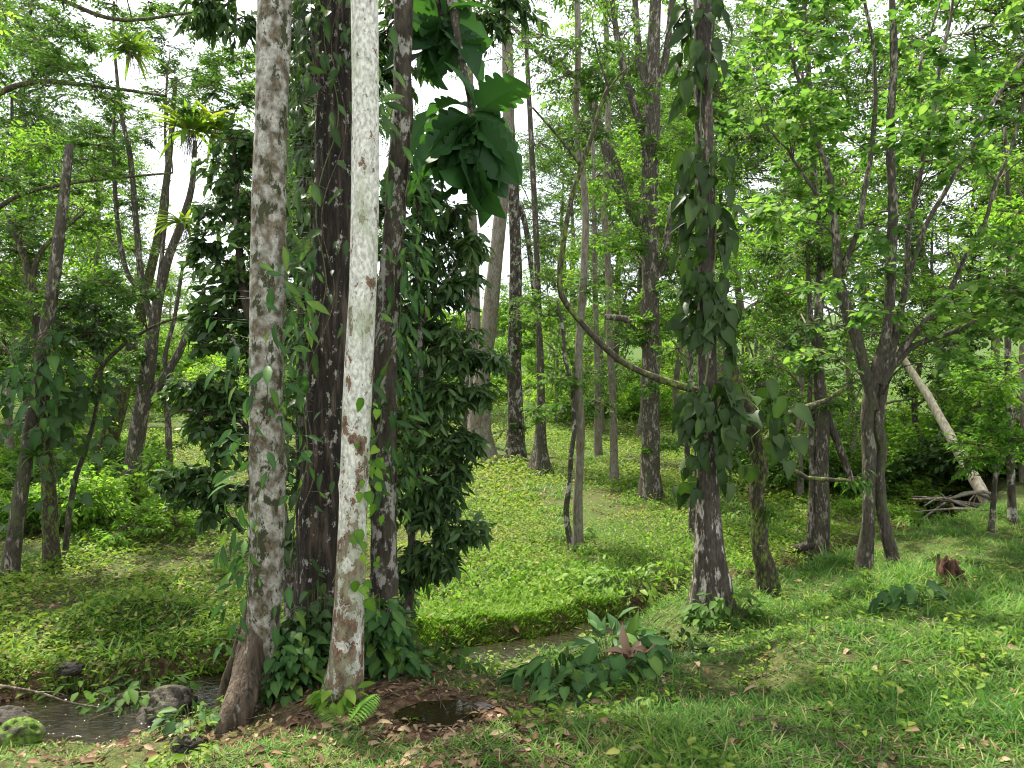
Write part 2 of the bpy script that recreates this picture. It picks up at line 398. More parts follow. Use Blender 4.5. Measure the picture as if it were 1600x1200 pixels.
T_LOBED = _lobed()
T_HANG = tpl([(0, 0), (-.03, .13), (.10, .22), (.35, .25), (.62, .17), (.85, .06), (1, 0)], .4, .35)


def place(g, T, pos, axis, normal, size, mat, rng, rnd=None, wid=1, smooth=True):
    """copy a leaf template to many places; axis = leaf direction"""
    tv, tf = T
    pos = np.asarray(pos, float); n = len(pos)
    if n == 0: return
    axis = axis / (np.linalg.norm(axis, axis=1)[:, None] + 1e-9)
    x = np.cross(axis, normal); x /= np.linalg.norm(x, axis=1)[:, None] + 1e-9
    z = np.cross(x, axis)
    size = np.broadcast_to(np.asarray(size, float), (n,)); wid = np.broadcast_to(np.asarray(wid, float), (n,))
    v = pos[:, None, :] + size[:, None, None] * ((tv[None, :, 0, None] * wid[:, None, None]) * x[:, None, :] + tv[None, :, 1, None] * axis[:, None, :] + tv[None, :, 2, None] * z[:, None, :])
    if rnd is None: rnd = rng.beta(2, 2.2, n)
    f = (np.arange(n)[:, None, None] * len(tv) + tf[None]).reshape(-1, 3)
    rv = (rnd[:, None] + np.where(np.abs(tv[:, 0]) < 1e-6, .16, -.05)[None, :]) if len(tv) > 4 else np.repeat(rnd[:, None], len(tv), 1)
    g.add(v.reshape(-1, 3), f, None, mat, np.clip(rv, 0, 1).ravel(), smooth)


def unit(v): return v / (np.linalg.norm(v, axis=-1, keepdims=True) + 1e-9)


def clump(g, rng, c, R, lf, root=None, k=1.0):
    """a spray of twigs round c carrying leaves; lf: mat,size,T,n1,n2,nl,droop,up"""
    n1 = max(3, int(lf.get('n1', 9) * k)); n2 = lf.get('n2', 5); nl = lf.get('nl', 6); S = lf['size']
    R = np.asarray(R, float) * np.ones(3)
    d = rng.normal(size=(n1, 3)); d[:, 2] = d[:, 2] * lf.get('flat', .6) + lf.get('up', .15); d = unit(d)
    L = R[None, :] * d * rng.uniform(.55, 1.1, (n1, 1))
    a0 = c + d * .05 * R[0] * rng.uniform(0, 1, (n1, 1))
    dr = lf.get('droop', .15)
    def pt(i, t): return a0[i] + L[i] * t[:, None] - np.outer(dr * t * t * R[0], [0, 0, 1])
    idx = np.arange(n1); seg = [pt(idx, np.full(n1, t)) for t in (0, .4, .75, 1.)]
    tw = lf.get('tw', .006) * (1 + R[0])
    for s in range(3): prisms(g, seg[s], seg[s + 1], tw * (1 - s * .25), tw * (.75 - s * .25), lf.get('twmat', 'twig'))
    i2 = np.repeat(idx, n2); t2 = rng.uniform(.2, 1, len(i2)); b0 = pt(i2, t2)
    d2 = unit(unit(L[i2]) + rng.normal(size=(len(i2), 3)) * np.array([.8, .8, .45])); L2 = R[0] * .42 * rng.uniform(.5, 1.2, len(i2)) + S * .8
    b1 = b0 + d2 * L2[:, None] - np.outer(dr * L2 * .5, [0, 0, 1])
    prisms(g, b0, b1, tw * .45, tw * .2, lf.get('twmat', 'twig'))
    i3 = np.repeat(np.arange(len(i2)), nl); s3 = np.tile((np.arange(nl) + 1) / nl, len(i2)) * rng.uniform(.85, 1, len(i3))
    p3 = b0[i3] + (b1 - b0)[i3] * s3[:, None]
    dd = unit((b1 - b0)[i3]); side = unit(np.cross(dd, [0, 0, 1.]) + 1e-6); sg = np.where(np.tile(np.arange(nl) % 2, len(i2)) > 0, 1., -1.)
    ax = dd * rng.uniform(.2, .9, (len(i3), 1)) + side * sg[:, None] * rng.uniform(.4, 1, (len(i3), 1)) + rng.normal(size=(len(i3), 3)) * .25
    ax[:, 2] -= lf.get('hang', .25) * rng.uniform(.3, 1.6, len(i3))
    nm = rng.normal(size=(len(i3), 3)) * lf.get('tumble', .45) + [0, 0, 1.]
    place(g, lf['T'], p3, ax, nm, S * rng.uniform(.6, 1.2, len(i3)), lf['mat'], rng, rnd=np.clip(rng.beta(2, 2.2, len(i3)) + rng.normal() * .18, 0, 1), smooth=lf.get('smooth', True))


def leafspec(mat, size, T, **k):
    d = dict(mat=mat, size=size, T=T); d.update(k); return d


def tree(name, label, d, trunk, limbs=(), clumps=(), fill=(), lf=None, barkmat='brown_bark', flare=.5, lobes=5, fh=.3, group=None, cat='tree', seed=0, sides=12, wob=.0, rough=.07, loc=None, limbmat=None, sink=.25, step=None, tie=.012):
    rng = np.random.default_rng(seed + 1000)
    def cv(q): return P(q[0], q[1], q[3] if len(q) > 3 else d)
    def cr(q): return q[2] / 2 / F * (q[3] if len(q) > 3 else d)
    base = cv(trunk[0]); g0 = gz(base[0], base[1])
    pts = [cv(q) for q in trunk]; rr = [cr(q) for q in trunk]
    base = np.array([base[0], base[1], min(g0, base[2]) if abs(g0 - base[2]) < .6 else base[2]])
    pts[0] = np.array([pts[0][0], pts[0][1], g0 if abs(g0 - pts[0][2]) < .6 else pts[0][2]])
    dn = unit(pts[1] - pts[0]); pts = [pts[0] - np.array([dn[0] * .3, dn[1] * .3, 1]) * sink] + pts; rr = [rr[0] * 1.15] + rr
    o = thing(name, label, cat, base, group)
    g = G(); c, r = tube(g, pts, rr, barkmat, rng, sides, step or max(.06, min(.2, d * .012)), rough, flare, lobes, fh + sink * .5, wob)
    link('trunk', g.mesh('trunk', base), parent=o)
    nodes = [(c[i], r[i]) for i in range(len(c) // 4, len(c), 3)]
    for lb in limbs:
        lp = [cv(q) for q in lb]; lr = [cr(q) for q in lb]
        gl = G(); c2, r2 = tube(gl, lp, lr, limbmat or barkmat, rng, max(5, min(16, sides - 4)), .12, rough, 0, wob=wob)
        link('limb', gl.mesh('limb', base), parent=o)
        nodes += [(c2[i], r2[i]) for i in range(2, len(c2), 3)]
    cl = [(P(q[0], q[1], d + (q[3] if len(q) > 3 else 0)), q[2] / F * d, q[4] if len(q) > 4 else 1) for q in clumps]
    for (x0, y0, x1, y1, n, rp, dd) in fill:
        for _ in range(n):
            cl.append((P(rng.uniform(x0, x1), rng.uniform(y0, y1), d + rng.uniform(-dd, dd)), rp * rng.uniform(.7, 1.25) / F * d, 1))
    if cl and lf:
        gc = G(); N0 = np.array([q[0] for q in nodes]); NR = np.array([q[1] for q in nodes])
        cl.sort(key=lambda q: np.min(np.linalg.norm(N0 - q[0], axis=1)))
        for cc, R, kk in cl:
            dist = np.linalg.norm(N0 - cc, axis=1) + np.clip(N0[:, 2] - cc[2] + .3, 0, 9) * 1.4
            i = int(np.argmin(dist)); a = N0[i]
            Ld = np.linalg.norm(cc - a)
            rad0 = min(NR[i] * .7, tie * .45 + tie * Ld * .55)
            if Ld > .12:
                mid = a + (cc - a) * .5 + np.array([rng.normal() * .08 * Ld, rng.normal() * .08 * Ld, .10 * Ld])
                cc_, rr_ = tube(gc, [a, mid, cc], [rad0, rad0 * .7, rad0 * .35], lf.get('twmat', barkmat), rng, 5, .2, .05)
                N0 = np.vstack([N0, cc_[1::2]]); NR = np.concatenate([NR, rr_[1::2]])
            clump(gc, rng, cc, np.array([R, R, R * .75]), lf, k=kk)
        link('crown', gc.mesh('crown', base), parent=o)
    return o


def vine(name, label, d, path, regions, mat, T, size, group=None, seed=0, off=.05, stemr=.006, nstem=2, turns=2.0, axis=(0, -.35, -1), cat='vine', reach=.12, front=True, stems=True, wid=1, rndf=None):
    """climber on a trunk: path [(px,py,wpx)] of the host, regions [(y0,y1,n,side)]"""
    rng = np.random.default_rng(seed + 77)
    pa = np.array(sorted([q[:3] for q in path], key=lambda q: q[1]), float)
    def host(py):
        return np.interp(py, pa[:, 1], pa[:, 0]), np.interp(py, pa[:, 1], pa[:, 2]) / 2 / F * d
    y0 = min(q[0] for q in regions); y1 = max(q[1] for q in regions)
    hx, hr = host(y1); base = P(hx, y1, d)
    o = thing(name, label, cat, base, group)
    if stems:
        for s in range(nstem):
            ys = np.linspace(y1, y0, 26); ph = rng.uniform(0, 6); pts = []
            for i, yy in enumerate(ys):
                hx, hr = host(yy); c = P(hx, yy, d); a = ph + turns * i / 25 * PI + .4 * math.sin(i * .9 + ph)
                pts.append(c + (hr * 1.03 + stemr) * np.array([math.cos(a), math.sin(a), 0]))
            g = G(); tube(g, pts, [stemr] * len(pts), 'twig' if s % 2 else 'stem', rng, 6, .06, .1)
            link('stem', g.mesh('stem', base), parent=o)
    g = G(); pos = []; ax = []; nm = []; A0 = []
    for (ya, yb, n, side) in regions:
        for _ in range(n):
            yy = rng.uniform(ya, yb); hx, hr = host(yy); c = P(hx, yy, d)
            a = rng.uniform(PI, 2 * PI) if front else rng.uniform(0, 2 * PI)
            if side == 'L': a = PI + .3 + rng.normal() * .75
            elif side == 'R': a = -.3 + rng.normal() * .75
            out = np.array([math.cos(a), math.sin(a), 0]); rc = reach * rng.uniform(.2, 1.3)
            p0 = c + out * (hr + .01); p1 = p0 + out * rc + np.array([rng.normal() * .02, rng.normal() * .02, rng.uniform(-.02, .06)])
            A0.append(p0); pos.append(p1)
            ax.append(out * rng.uniform(.1, .9) + np.array(axis) * rng.uniform(.4, 1.2) * np.array([1, .2, 1]) + rng.normal(size=3) * .38)
            nm.append(out * .35 + np.array([0, -.75, .45]) + rng.normal(size=3) * .35)
    pos = np.array(pos); ax = np.array(ax); nm = np.array(nm)
    prisms(g, np.array(A0), pos, .0014, .001, 'dark_bark2')
    place(g, T, pos, ax, nm, size * rng.uniform(.45, 1.25, len(pos)), mat, rng, wid=wid * rng.uniform(.75, 1.15, len(pos)), rnd=rndf(rng, len(pos)) if rndf else None)
    link('foliage', g.mesh('foliage', base), parent=o)
    return o


def rosette(name, label, cat, loc, n, length, mat, seed=0, T=T_STRAP, up=(.5, 1.6), wid=1.6, group=None, roots=0, rr=.03):
    rng = np.random.default_rng(seed + 7); loc = np.asarray(loc, float); g = G()
    a = rng.uniform(0, 2 * PI, n); e = rng.uniform(*up, n)
    ax = np.stack([np.cos(a), np.sin(a), e], 1)
    nm = np.stack([-np.cos(a) * e, -np.sin(a) * e, np.ones(n)], 1)
    place(g, T, loc + ax * .0 + np.stack([np.cos(a) * rr, np.sin(a) * rr, np.zeros(n)], 1), ax, nm, length * rng.uniform(.6, 1.1, n), mat, rng, wid=wid)
    if roots:
        p0 = np.repeat(loc[None], roots, 0) + rng.normal(size=(roots, 3)) * .05
        prisms(g, p0, p0 + rng.normal(size=(roots, 3)) * [.08, .08, .1] - [0, 0, length * .7], .004, .002, 'twig')
    return single(name, label, cat, g, loc, group)


# ------------------------------------------------------------------ ground, water
def build_ground():
    u = np.linspace(-6.3, 6.3, 640); x = .75 * np.sinh(u)
    v = np.concatenate([np.linspace(-3.2, 0, 130, endpoint=False), np.linspace(0, 6.3, 420)]); y = 7 + .8 * np.sinh(v)
    X, Y = np.meshgrid(x, y); Z = ground_z(X, Y)
    n = len(x); i = np.arange(len(y) - 1)[:, None] * n; j = np.arange(n - 1)[None, :]
    q = np.stack([i + j, i + j + 1, i + n + j + 1, i + n + j], -1).reshape(-1, 4)
    g = G(); g.add(np.stack([X, Y, Z], -1), None, q, 'ground')
    me = g.mesh('ground')
    gr = greenness(X, Y).ravel().astype(np.float32)
    a = me.attributes.new('green', 'FLOAT', 'POINT'); a.data.foreach_set('value', gr)
    link('ground', me, kind='structure')
    # water ribbon following the stream
    g = G(); pts, w = spline(np.c_[CREEK, np.full(len(CREEK), WATER)], CREEKW + .35, .12)
    t = unit(np.gradient(pts, axis=0)); nn = np.c_[-t[:, 1], t[:, 0], np.zeros(len(t))]
    m = 9; s = np.linspace(-1, 1, m)
    V = pts[:, None, :] + nn[:, None, :] * (w[:, None] * s)[..., None]
    i = np.arange(len(pts) - 1)[:, None] * m; j = np.arange(m - 1)[None, :]
    g.add(V, None, np.stack([i + j + 1, i + j, i + m + j, i + m + j + 1], -1).reshape(-1, 4), 'water')
    link('water', g.mesh('water'), kind='structure')


def litter_zone(x, y):
    """bare leaf-strewn strip around the foot of the trunks"""
    d, w = creek_dist(x, y)
    z = .8 * np.exp(-(((x + .75) / 1.2) ** 2 + ((y - 4.95) / .5) ** 2)) + .75 * np.exp(-(((x + .05) / .45) ** 2 + ((y - 4.4) / .5) ** 2)) + .5 * np.exp(-(((x + .4) / .9) ** 2 + ((y - 3.4) / .35) ** 2)); z = z * np.clip(.95 + .6 * noise2(x, y, 2.2, 61), .1, 1.3)
    return np.where(d < 0, z, 0)


def greenness(x, y):
    d, w = creek_dist(x, y)
    g = .62 - .9 * litter_zone(x, y) - .7 * np.exp(-(np.abs(d) / (w + .28)) ** 4)
    g = g + .12 * noise2(x, y, 1.5, 3) + .35 * np.clip((y - 20) / 20, 0, 1)
    return np.clip(g, 0, 1)


def polar(rng, n, d0, d1, a0=-42, a1=42, pw=1.0):
    t = rng.uniform(0, 1, n); d = d0 * (d1 / d0) ** (t ** pw)
    a = np.radians(rng.uniform(a0, a1, n))
    return np.tan(a) * d, d


def tuft(x, y, rng, spread):
    return x + rng.normal(size=len(x)) * spread, y + rng.normal(size=len(x)) * spread


def build_cover():
    rng = np.random.default_rng(11)
    # --- near grass
    x, y = polar(rng, 40000, 2.2, 13, -40, 42, .8)
    x = np.repeat(x, 10); y = np.repeat(y, 10); x, y = tuft(x, y, rng, .022 * (1 + (y > 6)))
    d, w = creek_dist(x, y); lz = litter_zone(x, y)
    keep = (d < -w - .12 - .15 * (x < 1.5) * (x > -1.5) + .06 * (x < -1.5)) & (rng.uniform(0, 1, len(x)) > lz * 1.15 + .25 * (x < .3)) & (noise2(x, y, 2.4, 6) + .5 + .4 * (x > .8) + .7 * (x < -1.2) > rng.uniform(-.5, .5, len(x)))
    x, y = x[keep], y[keep]; z = ground_z(x, y)
    n = len(x); a = rng.uniform(0, 2 * PI, n); lean = rng.uniform(.15, 1.7, n)
    ax = np.stack([np.cos(a) * lean, np.sin(a) * lean, np.ones(n)], 1); nm = np.stack([-np.cos(a), -np.sin(a), lean], 1) + rng.normal(size=(n, 3)) * .2
    hgt = (.035 + .115 * rng.random(n) ** 2.2) * (1 + .55 * np.clip(noise2(x, y, 1.1, 9), -1, 1.5)) * np.where(x > .6, 1.1, .65)
    g = G(); place(g, T_BLADE, np.stack([x, y, z - .01], 1), ax, nm, hgt, 'grass', rng, wid=rng.uniform(.55, 1.4, n) * np.clip(.75 / (hgt * 8), .5, 2.4) * (1 + y * .05), rnd=np.where(rng.random(n) < .07, 1, np.clip(rng.beta(2, 2.4, n) * .8 + .16 * noise2(x, y, 1.6, 5), 0, 1)))
    link('grass', g.mesh('grass'), kind='stuff', label='long soft green grass on the near bank of the stream', category='grass')
    # --- broad leaved weeds among near grass
    x, y = polar(rng, 3000, 2.3, 12, -40, 42, .85)
    d, w = creek_dist(x, y); keep = (d < -w - .05) & (noise2(x, y, 1.8, 12) > -.15) & (rng.random(len(x)) > litter_zone(x, y) * .9); x, y = x[keep], y[keep]
    hh = rng.uniform(.03, .14, len(x)); k = 7
    x = np.repeat(x, k); y = np.repeat(y, k); hh = np.repeat(hh, k); n = len(x); a = rng.uniform(0, 2 * PI, n)
    z = ground_z(x, y); lay = rng.uniform(.4, 1, n)
    p1 = np.stack([x + np.cos(a) * .012, y + np.sin(a) * .012, z + hh * lay], 1)
    ax = np.stack([np.cos(a), np.sin(a), rng.uniform(-.3, .6, n)], 1); nm = rng.normal(size=(n, 3)) * .3 + [0, 0, 1]
    g = G(); place(g, T_OVAL, p1, ax, nm, rng.uniform(.022, .06, n) * (.6 + hh * 5), 'herb', rng, rnd=rng.beta(1.6, 3, n), wid=1.1)
    prisms(g, np.stack([x[::k], y[::k], z[::k] - .01], 1), np.stack([x[::k], y[::k], z[::k] + hh[::k]], 1), .002, .0012, 'stem')
    link('weeds', g.mesh('weeds'), kind='stuff', label='small broad leaved weeds scattered through the near grass', category='weeds')
    # --- creeping herbs of the far bank
    x, y = polar(rng, 380000, 5.5, 46, -38, 38, .85)
    d, w = creek_dist(x, y); q = noise2(x, y, 1.3, 21)
    turf = (x > -1.6) & (x < 1.2) & (d < 2.0)
    keep = (d > w + .03) & (rng.uniform(-.9, 1.1, len(x)) < q + .42) & ~(turf & (rng.random(len(x)) < .8)); x, y, q = x[keep], y[keep], q[keep]
    n = len(x); z = ground_z(x, y); a = rng.uniform(0, 2 * PI, n); s = (.026 + .002 * y) * rng.uniform(.45, 1.6, n) * (1 + .35 * np.clip(noise2(x, y, .8, 90), -1, 1))
    q5 = noise2(x, y, 3.2, 50); hh = s * rng.uniform(0.1, 1.6, n) * (1 + .7 * q) + .07 * np.clip(q5, 0, 1.5) * rng.random(n)
    ax = np.stack([np.cos(a), np.sin(a), rng.uniform(-.2, 1.0, n)], 1); nm = rng.normal(size=(n, 3)) * .5 + [0, -.1, 1]
    g = G(); place(g, T_HERB, np.stack([x, y, z + hh], 1), ax, nm, s, 'herb', rng, rnd=np.clip(rng.beta(2, 2.2, n) + .16 * noise2(x, y, .45, 31) + .05, 0, 1), smooth=False)
    link('ground_cover', g.mesh('ground_cover'), kind='stuff', label='low creeping herbs covering the far bank and clearing', category='ground cover')
    # --- lush band and turf at the far water edge
    x, y = polar(rng, 70000, 6.5, 22, -30, 34, 1)
    d, w = creek_dist(x, y)
    band = np.exp(-((d - 1.9 - .25 * noise2(x, y, 1, 2)) / 1.0) ** 2) * (x > -1.7) + .5 * np.exp(-((d - .35) / .3) ** 2) * ((x < -1.6) | (x > 1))
    keep = (d > w) & (rng.random(len(x)) < band * .8) ; x2, y2 = x[keep], y[keep]
    n = len(x2); z = ground_z(x2, y2); a = rng.uniform(0, 2 * PI, n); s = rng.uniform(.03, .10, n)
    ax = np.stack([np.cos(a), np.sin(a), rng.uniform(.2, 1.9, n)], 1); nm = rng.normal(size=(n, 3)) * .4 + [0, -.2, 1]
    g = G(); place(g, T_OVAL, np.stack([x2, y2, z + rng.uniform(0, .12, n)], 1), ax, nm, s, 'lush', rng)
    link('lush_plants', g.mesh('lush_plants'), kind='stuff', label='bright leafy plants carpeting the bank above the stream', category='ground cover')
    x, y = polar(rng, 60000, 6.5, 12, -20, 14, 1); x = np.repeat(x, 3); y = np.repeat(y, 3); x, y = tuft(x, y, rng, .02)
    d, w = creek_dist(x, y); keep = (x > -1.7) & (x < 1.3) & (d > w + .0) & (d < 1.5 + .3 * noise2(x, y, 2)); x, y = x[keep], y[keep]; n = len(x)
    a = rng.uniform(0, 2 * PI, n); ax = np.stack([np.cos(a) * .5, np.sin(a) * .5, np.ones(n)], 1); nm = np.stack([-np.cos(a), -np.sin(a), np.ones(n) * .5], 1)
    g = G(); place(g, T_BLADE, np.stack([x, y, ground_z(x, y)], 1), ax, nm, rng.uniform(.04, .11, n), 'turf', rng, wid=1.8)
    link('turf', g.mesh('turf'), kind='stuff', label='bright fine turf beside the still water', category='grass')
    # --- grass tufts on the far bank
    x, y = polar(rng, 16000, 6.2, 30, -38, 38, .9); x = np.repeat(x, 6); y = np.repeat(y, 6); x, y = tuft(x, y, rng, .05)
    d, w = creek_dist(x, y); keep = (d > w + .05) & (noise2(x, y, 1.1, 71) > .05); x, y = x[keep], y[keep]; n = len(x); a = rng.uniform(0, 2 * PI, n); l_ = rng.uniform(.2, 1.4, n)
    g = G(); place(g, T_BLADE, np.stack([x, y, ground_z(x, y)], 1), np.stack([np.cos(a) * l_, np.sin(a) * l_, np.ones(n)], 1), np.stack([-np.cos(a), -np.sin(a), l_], 1), rng.uniform(.06, .2, n), 'grass', rng, wid=1.2 + y * .07)
    link('far_grass', g.mesh('far_grass'), kind='stuff', label='scattered grass tufts among the creeping herbs of the far bank', category='grass')
    # --- dead leaves
    x, y = polar(rng, 30000, 2.4, 9, -40, 42, .9); d, w = creek_dist(x, y); lz = litter_zone(x, y)
    keep = (d < -w * .8) & (rng.random(len(x)) < np.clip(lz, 0, 1) * .36 + .06 + .16 * (x < .6)); x, y = x[keep], y[keep]
    xf, yf = polar(rng, 30000, 6, 26, -36, 36, .9); d, w = creek_dist(xf, yf); k2 = (d > w) & (noise2(xf, yf, .8, 40) > -.1 - .2 * (xf < -1.5)); x = np.r_[x, xf[k2]]; y = np.r_[y, yf[k2]]
    n = len(x); a = rng.uniform(0, 2 * PI, n); ax = np.stack([np.cos(a), np.sin(a), rng.normal(size=n) * .25], 1); nm = rng.normal(size=(n, 3)) * .35 + [0, 0, 1]
    g = G(); place(g, tpl([(0, 0), (.3, .22), (.7, .2), (1, 0)], .5, .35), np.stack([x, y, ground_z(x, y) + rng.uniform(.004, .03, n)], 1), ax, nm, rng.uniform(.025, .085, n) * rng.uniform(.6, 1.3, n), 'litter', rng, rnd=rng.beta(1.4, 1.4, n))
    xs, ys = polar(rng, 2600, 2.6, 24, -36, 36, .9); d, w = creek_dist(xs, ys); ok = np.abs(d) > w; xs, ys = xs[ok], ys[ok]; a = rng.uniform(0, 2 * PI, len(xs)); l_ = rng.uniform(.06, .4, len(xs))
    xe, ye = xs + np.cos(a) * l_, ys + np.sin(a) * l_
    prisms(g, np.stack([xs, ys, ground_z(xs, ys) + .012], 1), np.stack([xe, ye, ground_z(xe, ye) + rng.uniform(.008, .05, len(xs))], 1), rng.uniform(.002, .006, len(xs)), .0015, 'twig')
    link('leaf_litter', g.mesh('leaf_litter'), kind='stuff', label='dry brown fallen leaves littering the ground', category='leaf litter')


build_ground()
build_cover()

# ------------------------------------------------------------------ foreground cluster of trunks
LF_dark = leafspec('dark_glossy', .105, T_OVAL, n1=7, n2=4, nl=6, droop=.2, hang=.45, tumble=.6)
LF_small = leafspec('mid', .075, T_TINY, n1=11, n2=6, nl=7, hang=.3)

A_path = [(345, 1150, 44, 5.0), (375, 1080, 46, 5.2), (404, 1000, 50, 5.4), (415, 900, 52), (419, 800, 54), (416, 600, 51), (419, 400, 53), (423, 200, 50), (429, 0, 52), (434, -260, 50), (440, -620, 44)]
tA = tree('mottled_tree', 'leaning greyish trunk blotched with lichen, leftmost of the close trunks', 5.4, A_path[2:], barkmat='mottled_bark', flare=.0, sides=28, rough=.05, seed=1, sink=.3,
          clumps=[(360, -260, 90), (470, -330, 100), (420, -520, 110), (330, -420, 90)], lf=LF_dark)
# stilt roots of that tree
for i, (pp) in enumerate([[(402, 985, 44, 5.4), (378, 1060, 36, 5.25), (352, 1130, 34, 5.05), (338, 1165, 36, 5.0)], [(408, 960, 44, 5.42), (395, 1040, 40, 5.3), (383, 1100, 34, 5.15), (372, 1140, 32, 5.1)],
                          [(398, 940, 26, 5.5), (372, 1020, 20, 5.6), (352, 1075, 18, 5.7), (338, 1110, 18, 5.75)]]):
    g = G(); rng = np.random.default_rng(i); q = [P(a, b, d) for a, b, w, d in pp]
    q[-1][2] = gz(q[-1][0], q[-1][1]) - .1; tube(g, q, [w / 2 / F * d for a, b, w, d in pp], 'root_bark', rng, 14, .05, .12)
    link('root', g.mesh('root', tA.location), parent=tA)

tB = tree('brown_tree', 'thick dark brown fissured trunk standing just behind the white trunk', 6.0,
          [(502, 1012, 92), (504, 940, 84), (508, 800, 80), (518, 600, 74), (524, 450, 70), (526, 300, 66), (523, 150, 62), (518, 0, 60), (515, -300, 60), (512, -700, 50)],
          barkmat='dark_bark', flare=.35, sides=40, rough=.09, seed=2, fh=.3,
          clumps=[(560, -200, 100), (640, -320, 110), (470, -300, 110), (520, -480, 120), (600, -520, 120)], lf=LF_dark)
tC = tree('white_tree', 'smooth white trunk with rusty brown flaking patches, nearest of the close trunks', 5.2,
          [(536, 1090, 62), (541, 1040, 54), (545, 950, 47), (552, 800, 44), (558, 620, 45), (567, 450, 42), (570, 300, 43), (571, 150, 42), (570, 0, 42), (568, -300, 40), (562, -700, 34)],
          barkmat='white_bark', flare=.45, sides=36, rough=.025, seed=3, fh=.14, lobes=4,
          clumps=[(520, -420, 100), (640, -480, 110), (580, -640, 120)], lf=LF_dark)
tD = tree('lichen_tree', 'slim dark trunk with pale lichen rings, right of the white trunk', 6.3,
          [(597, 985, 42), (600, 850, 39), (601, 700, 38), (604, 520, 36), (614, 370, 31), (624, 240, 31), (629, 180, 34), (628, 120, 29), (631, 0, 29), (640, -300, 26), (660, -600, 20)],
          barkmat='dark_bark2', flare=.3, sides=26, rough=.1, seed=4,
          clumps=[(700, -150, 80), (760, -230, 90), (650, -350, 100), (820, -120, 80)], lf=LF_dark)

# leafy understory tree behind and right of the cluster
lf = leafspec('dark_glossy', .125, T_LONG, n1=8, n2=4, nl=6, droop=.15, hang=.5, tumble=.6)
tree('glossy_tree', 'small dark glossy leaved tree crowding right behind the close trunks', 6.6,
     [(632, 992, 12), (640, 900, 13), (648, 800, 12), (655, 650, 11), (652, 480, 10), (650, 380, 8), (655, 300, 5)],
     limbs=[[(652, 520, 8), (690, 440, 5), (730, 400, 3)], [(655, 640, 8), (700, 560, 5), (740, 520, 3)]],
     clumps=[(735, 560, 20), (748, 620, 16), (728, 700, 20), (738, 825, 13), (655, 880, 20), (675, 845, 20), (612, 900, 22), (738, 380, 15), (765, 560, 9), (690, 880, 13), (620, 940, 16, .3), (668, 360, 36, .1), (697, 400, 30), (647, 420, 36, .2), (683, 450, 32), (708, 330, 17), (654, 500, 36), (690, 560, 40), (640, 580, 36, .3), (676, 600, 38), (704, 620, 28), (654, 660, 38), (690, 680, 36),
             (715, 520, 22), (620, 680, 32, .4), (668, 740, 35), (647, 780, 30), (694, 770, 27), (708, 830, 16), (683, 800, 25), (620, 480, 32, .4), (610, 380, 28, .3), (600, 560, 32, .5), (620, 800, 24, .3), (600, 740, 28, .5), (726, 690, 12), (600, 330, 28, .5), (590, 440, 32, .5), (661, 300, 20, .3), (726, 440, 16), (658, 720, 32), (683, 620, 35), (712, 740, 19), (640, 640, 35, .4), (590, 640, 32, .6), (668, 520, 32, .3)],
     lf=lf, barkmat='dark_bark2', flare=.2, seed=5, sides=10, wob=.03)
# dark shrubby tree left
lf = leafspec('dark_glossy', .12, T_OVAL, n1=6, n2=4, nl=6, droop=.12, hang=.45, tumble=.6)
tree('broadleaf_tree', 'dark broad leaved small tree left of the mottled trunk, over the far bank', 7.2,
     [(455, 960, 20), (450, 850, 20), (430, 700, 18), (400, 560, 16), (380, 420, 13), (370, 300, 9), (365, 220, 6)],
     limbs=[[(430, 700, 12), (370, 660, 8), (300, 640, 5), (265, 650, 3)], [(440, 780, 10), (370, 760, 7), (300, 755, 4)], [(400, 560, 10), (350, 520, 6), (315, 500, 4)]],
     clumps=[(350, 260, 34), (385, 300, 34), (335, 330, 38), (370, 370, 40), (330, 410, 34), (380, 440, 38), (340, 470, 34), (315, 500, 26), (360, 520, 36), (385, 560, 34), (455, 420, 40), (460, 320, 36), (450, 520, 40), (470, 230, 34),
             (300, 600, 26), (340, 600, 34), (375, 630, 36), (280, 620, 18), (330, 660, 34), (300, 670, 26), (365, 700, 36), (290, 740, 26), (325, 745, 30), (360, 770, 30), (275, 770, 18), (310, 785, 22), (345, 800, 18), (455, 640, 36), (445, 760, 30), (400, 250, 30), (350, 450, 34), (370, 480, 34), (330, 540, 28), (345, 600, 34), (450, 700, 40), (465, 850, 30), (390, 340, 34), (455, 370, 36), (320, 380, 24), (360, 220, 26), (380, 680, 36), (480, 600, 40), (470, 480, 36)],
     lf=lf, barkmat='dark_bark2', flare=.2, seed=6, sides=10, wob=.03)

# lobed big leaves (overhanging branches)
def lobed_branch(label, cx, cy, d, root, leaves, size, seed):
    rng = np.random.default_rng(seed); c = P(cx, cy, d); g = G()
    o = thing('lobed_leaf_tree', label, 'tree', P(root[0][0], root[0][1], root[0][3]), 'trees with very large lobed leaves')
    pts = [P(a, b, e) for a, b, w, e in root]; tube(g, pts, [w / 2 / F * e for a, b, w, e in root], 'dark_bark2', rng, 12, .12, .06)
    link('trunk', g.mesh('trunk', o.location), parent=o)
    g = G(); n = len(leaves); pos = []; ax = []
    for (dx, dy, ox, oy, oz) in leaves:
        pos.append(c + np.array([dx, oy * .15, -dy]) / F * d); ax.append((ox, oy, oz))
    pos = np.array(pos); ax = np.array(ax, float)
    prisms(g, np.repeat(c[None], n, 0), pos, .007, .004, 'stem')
    nm = rng.normal(size=(n, 3)) * .5 + [0, -.45, .8]
    place(g, T_LOBED, pos, ax, nm, size * rng.uniform(.6, 1.08, n), 'bread', rng, smooth=False)
    link('crown', g.mesh('crown', o.location), parent=o)
_q = np.random.default_rng(8)
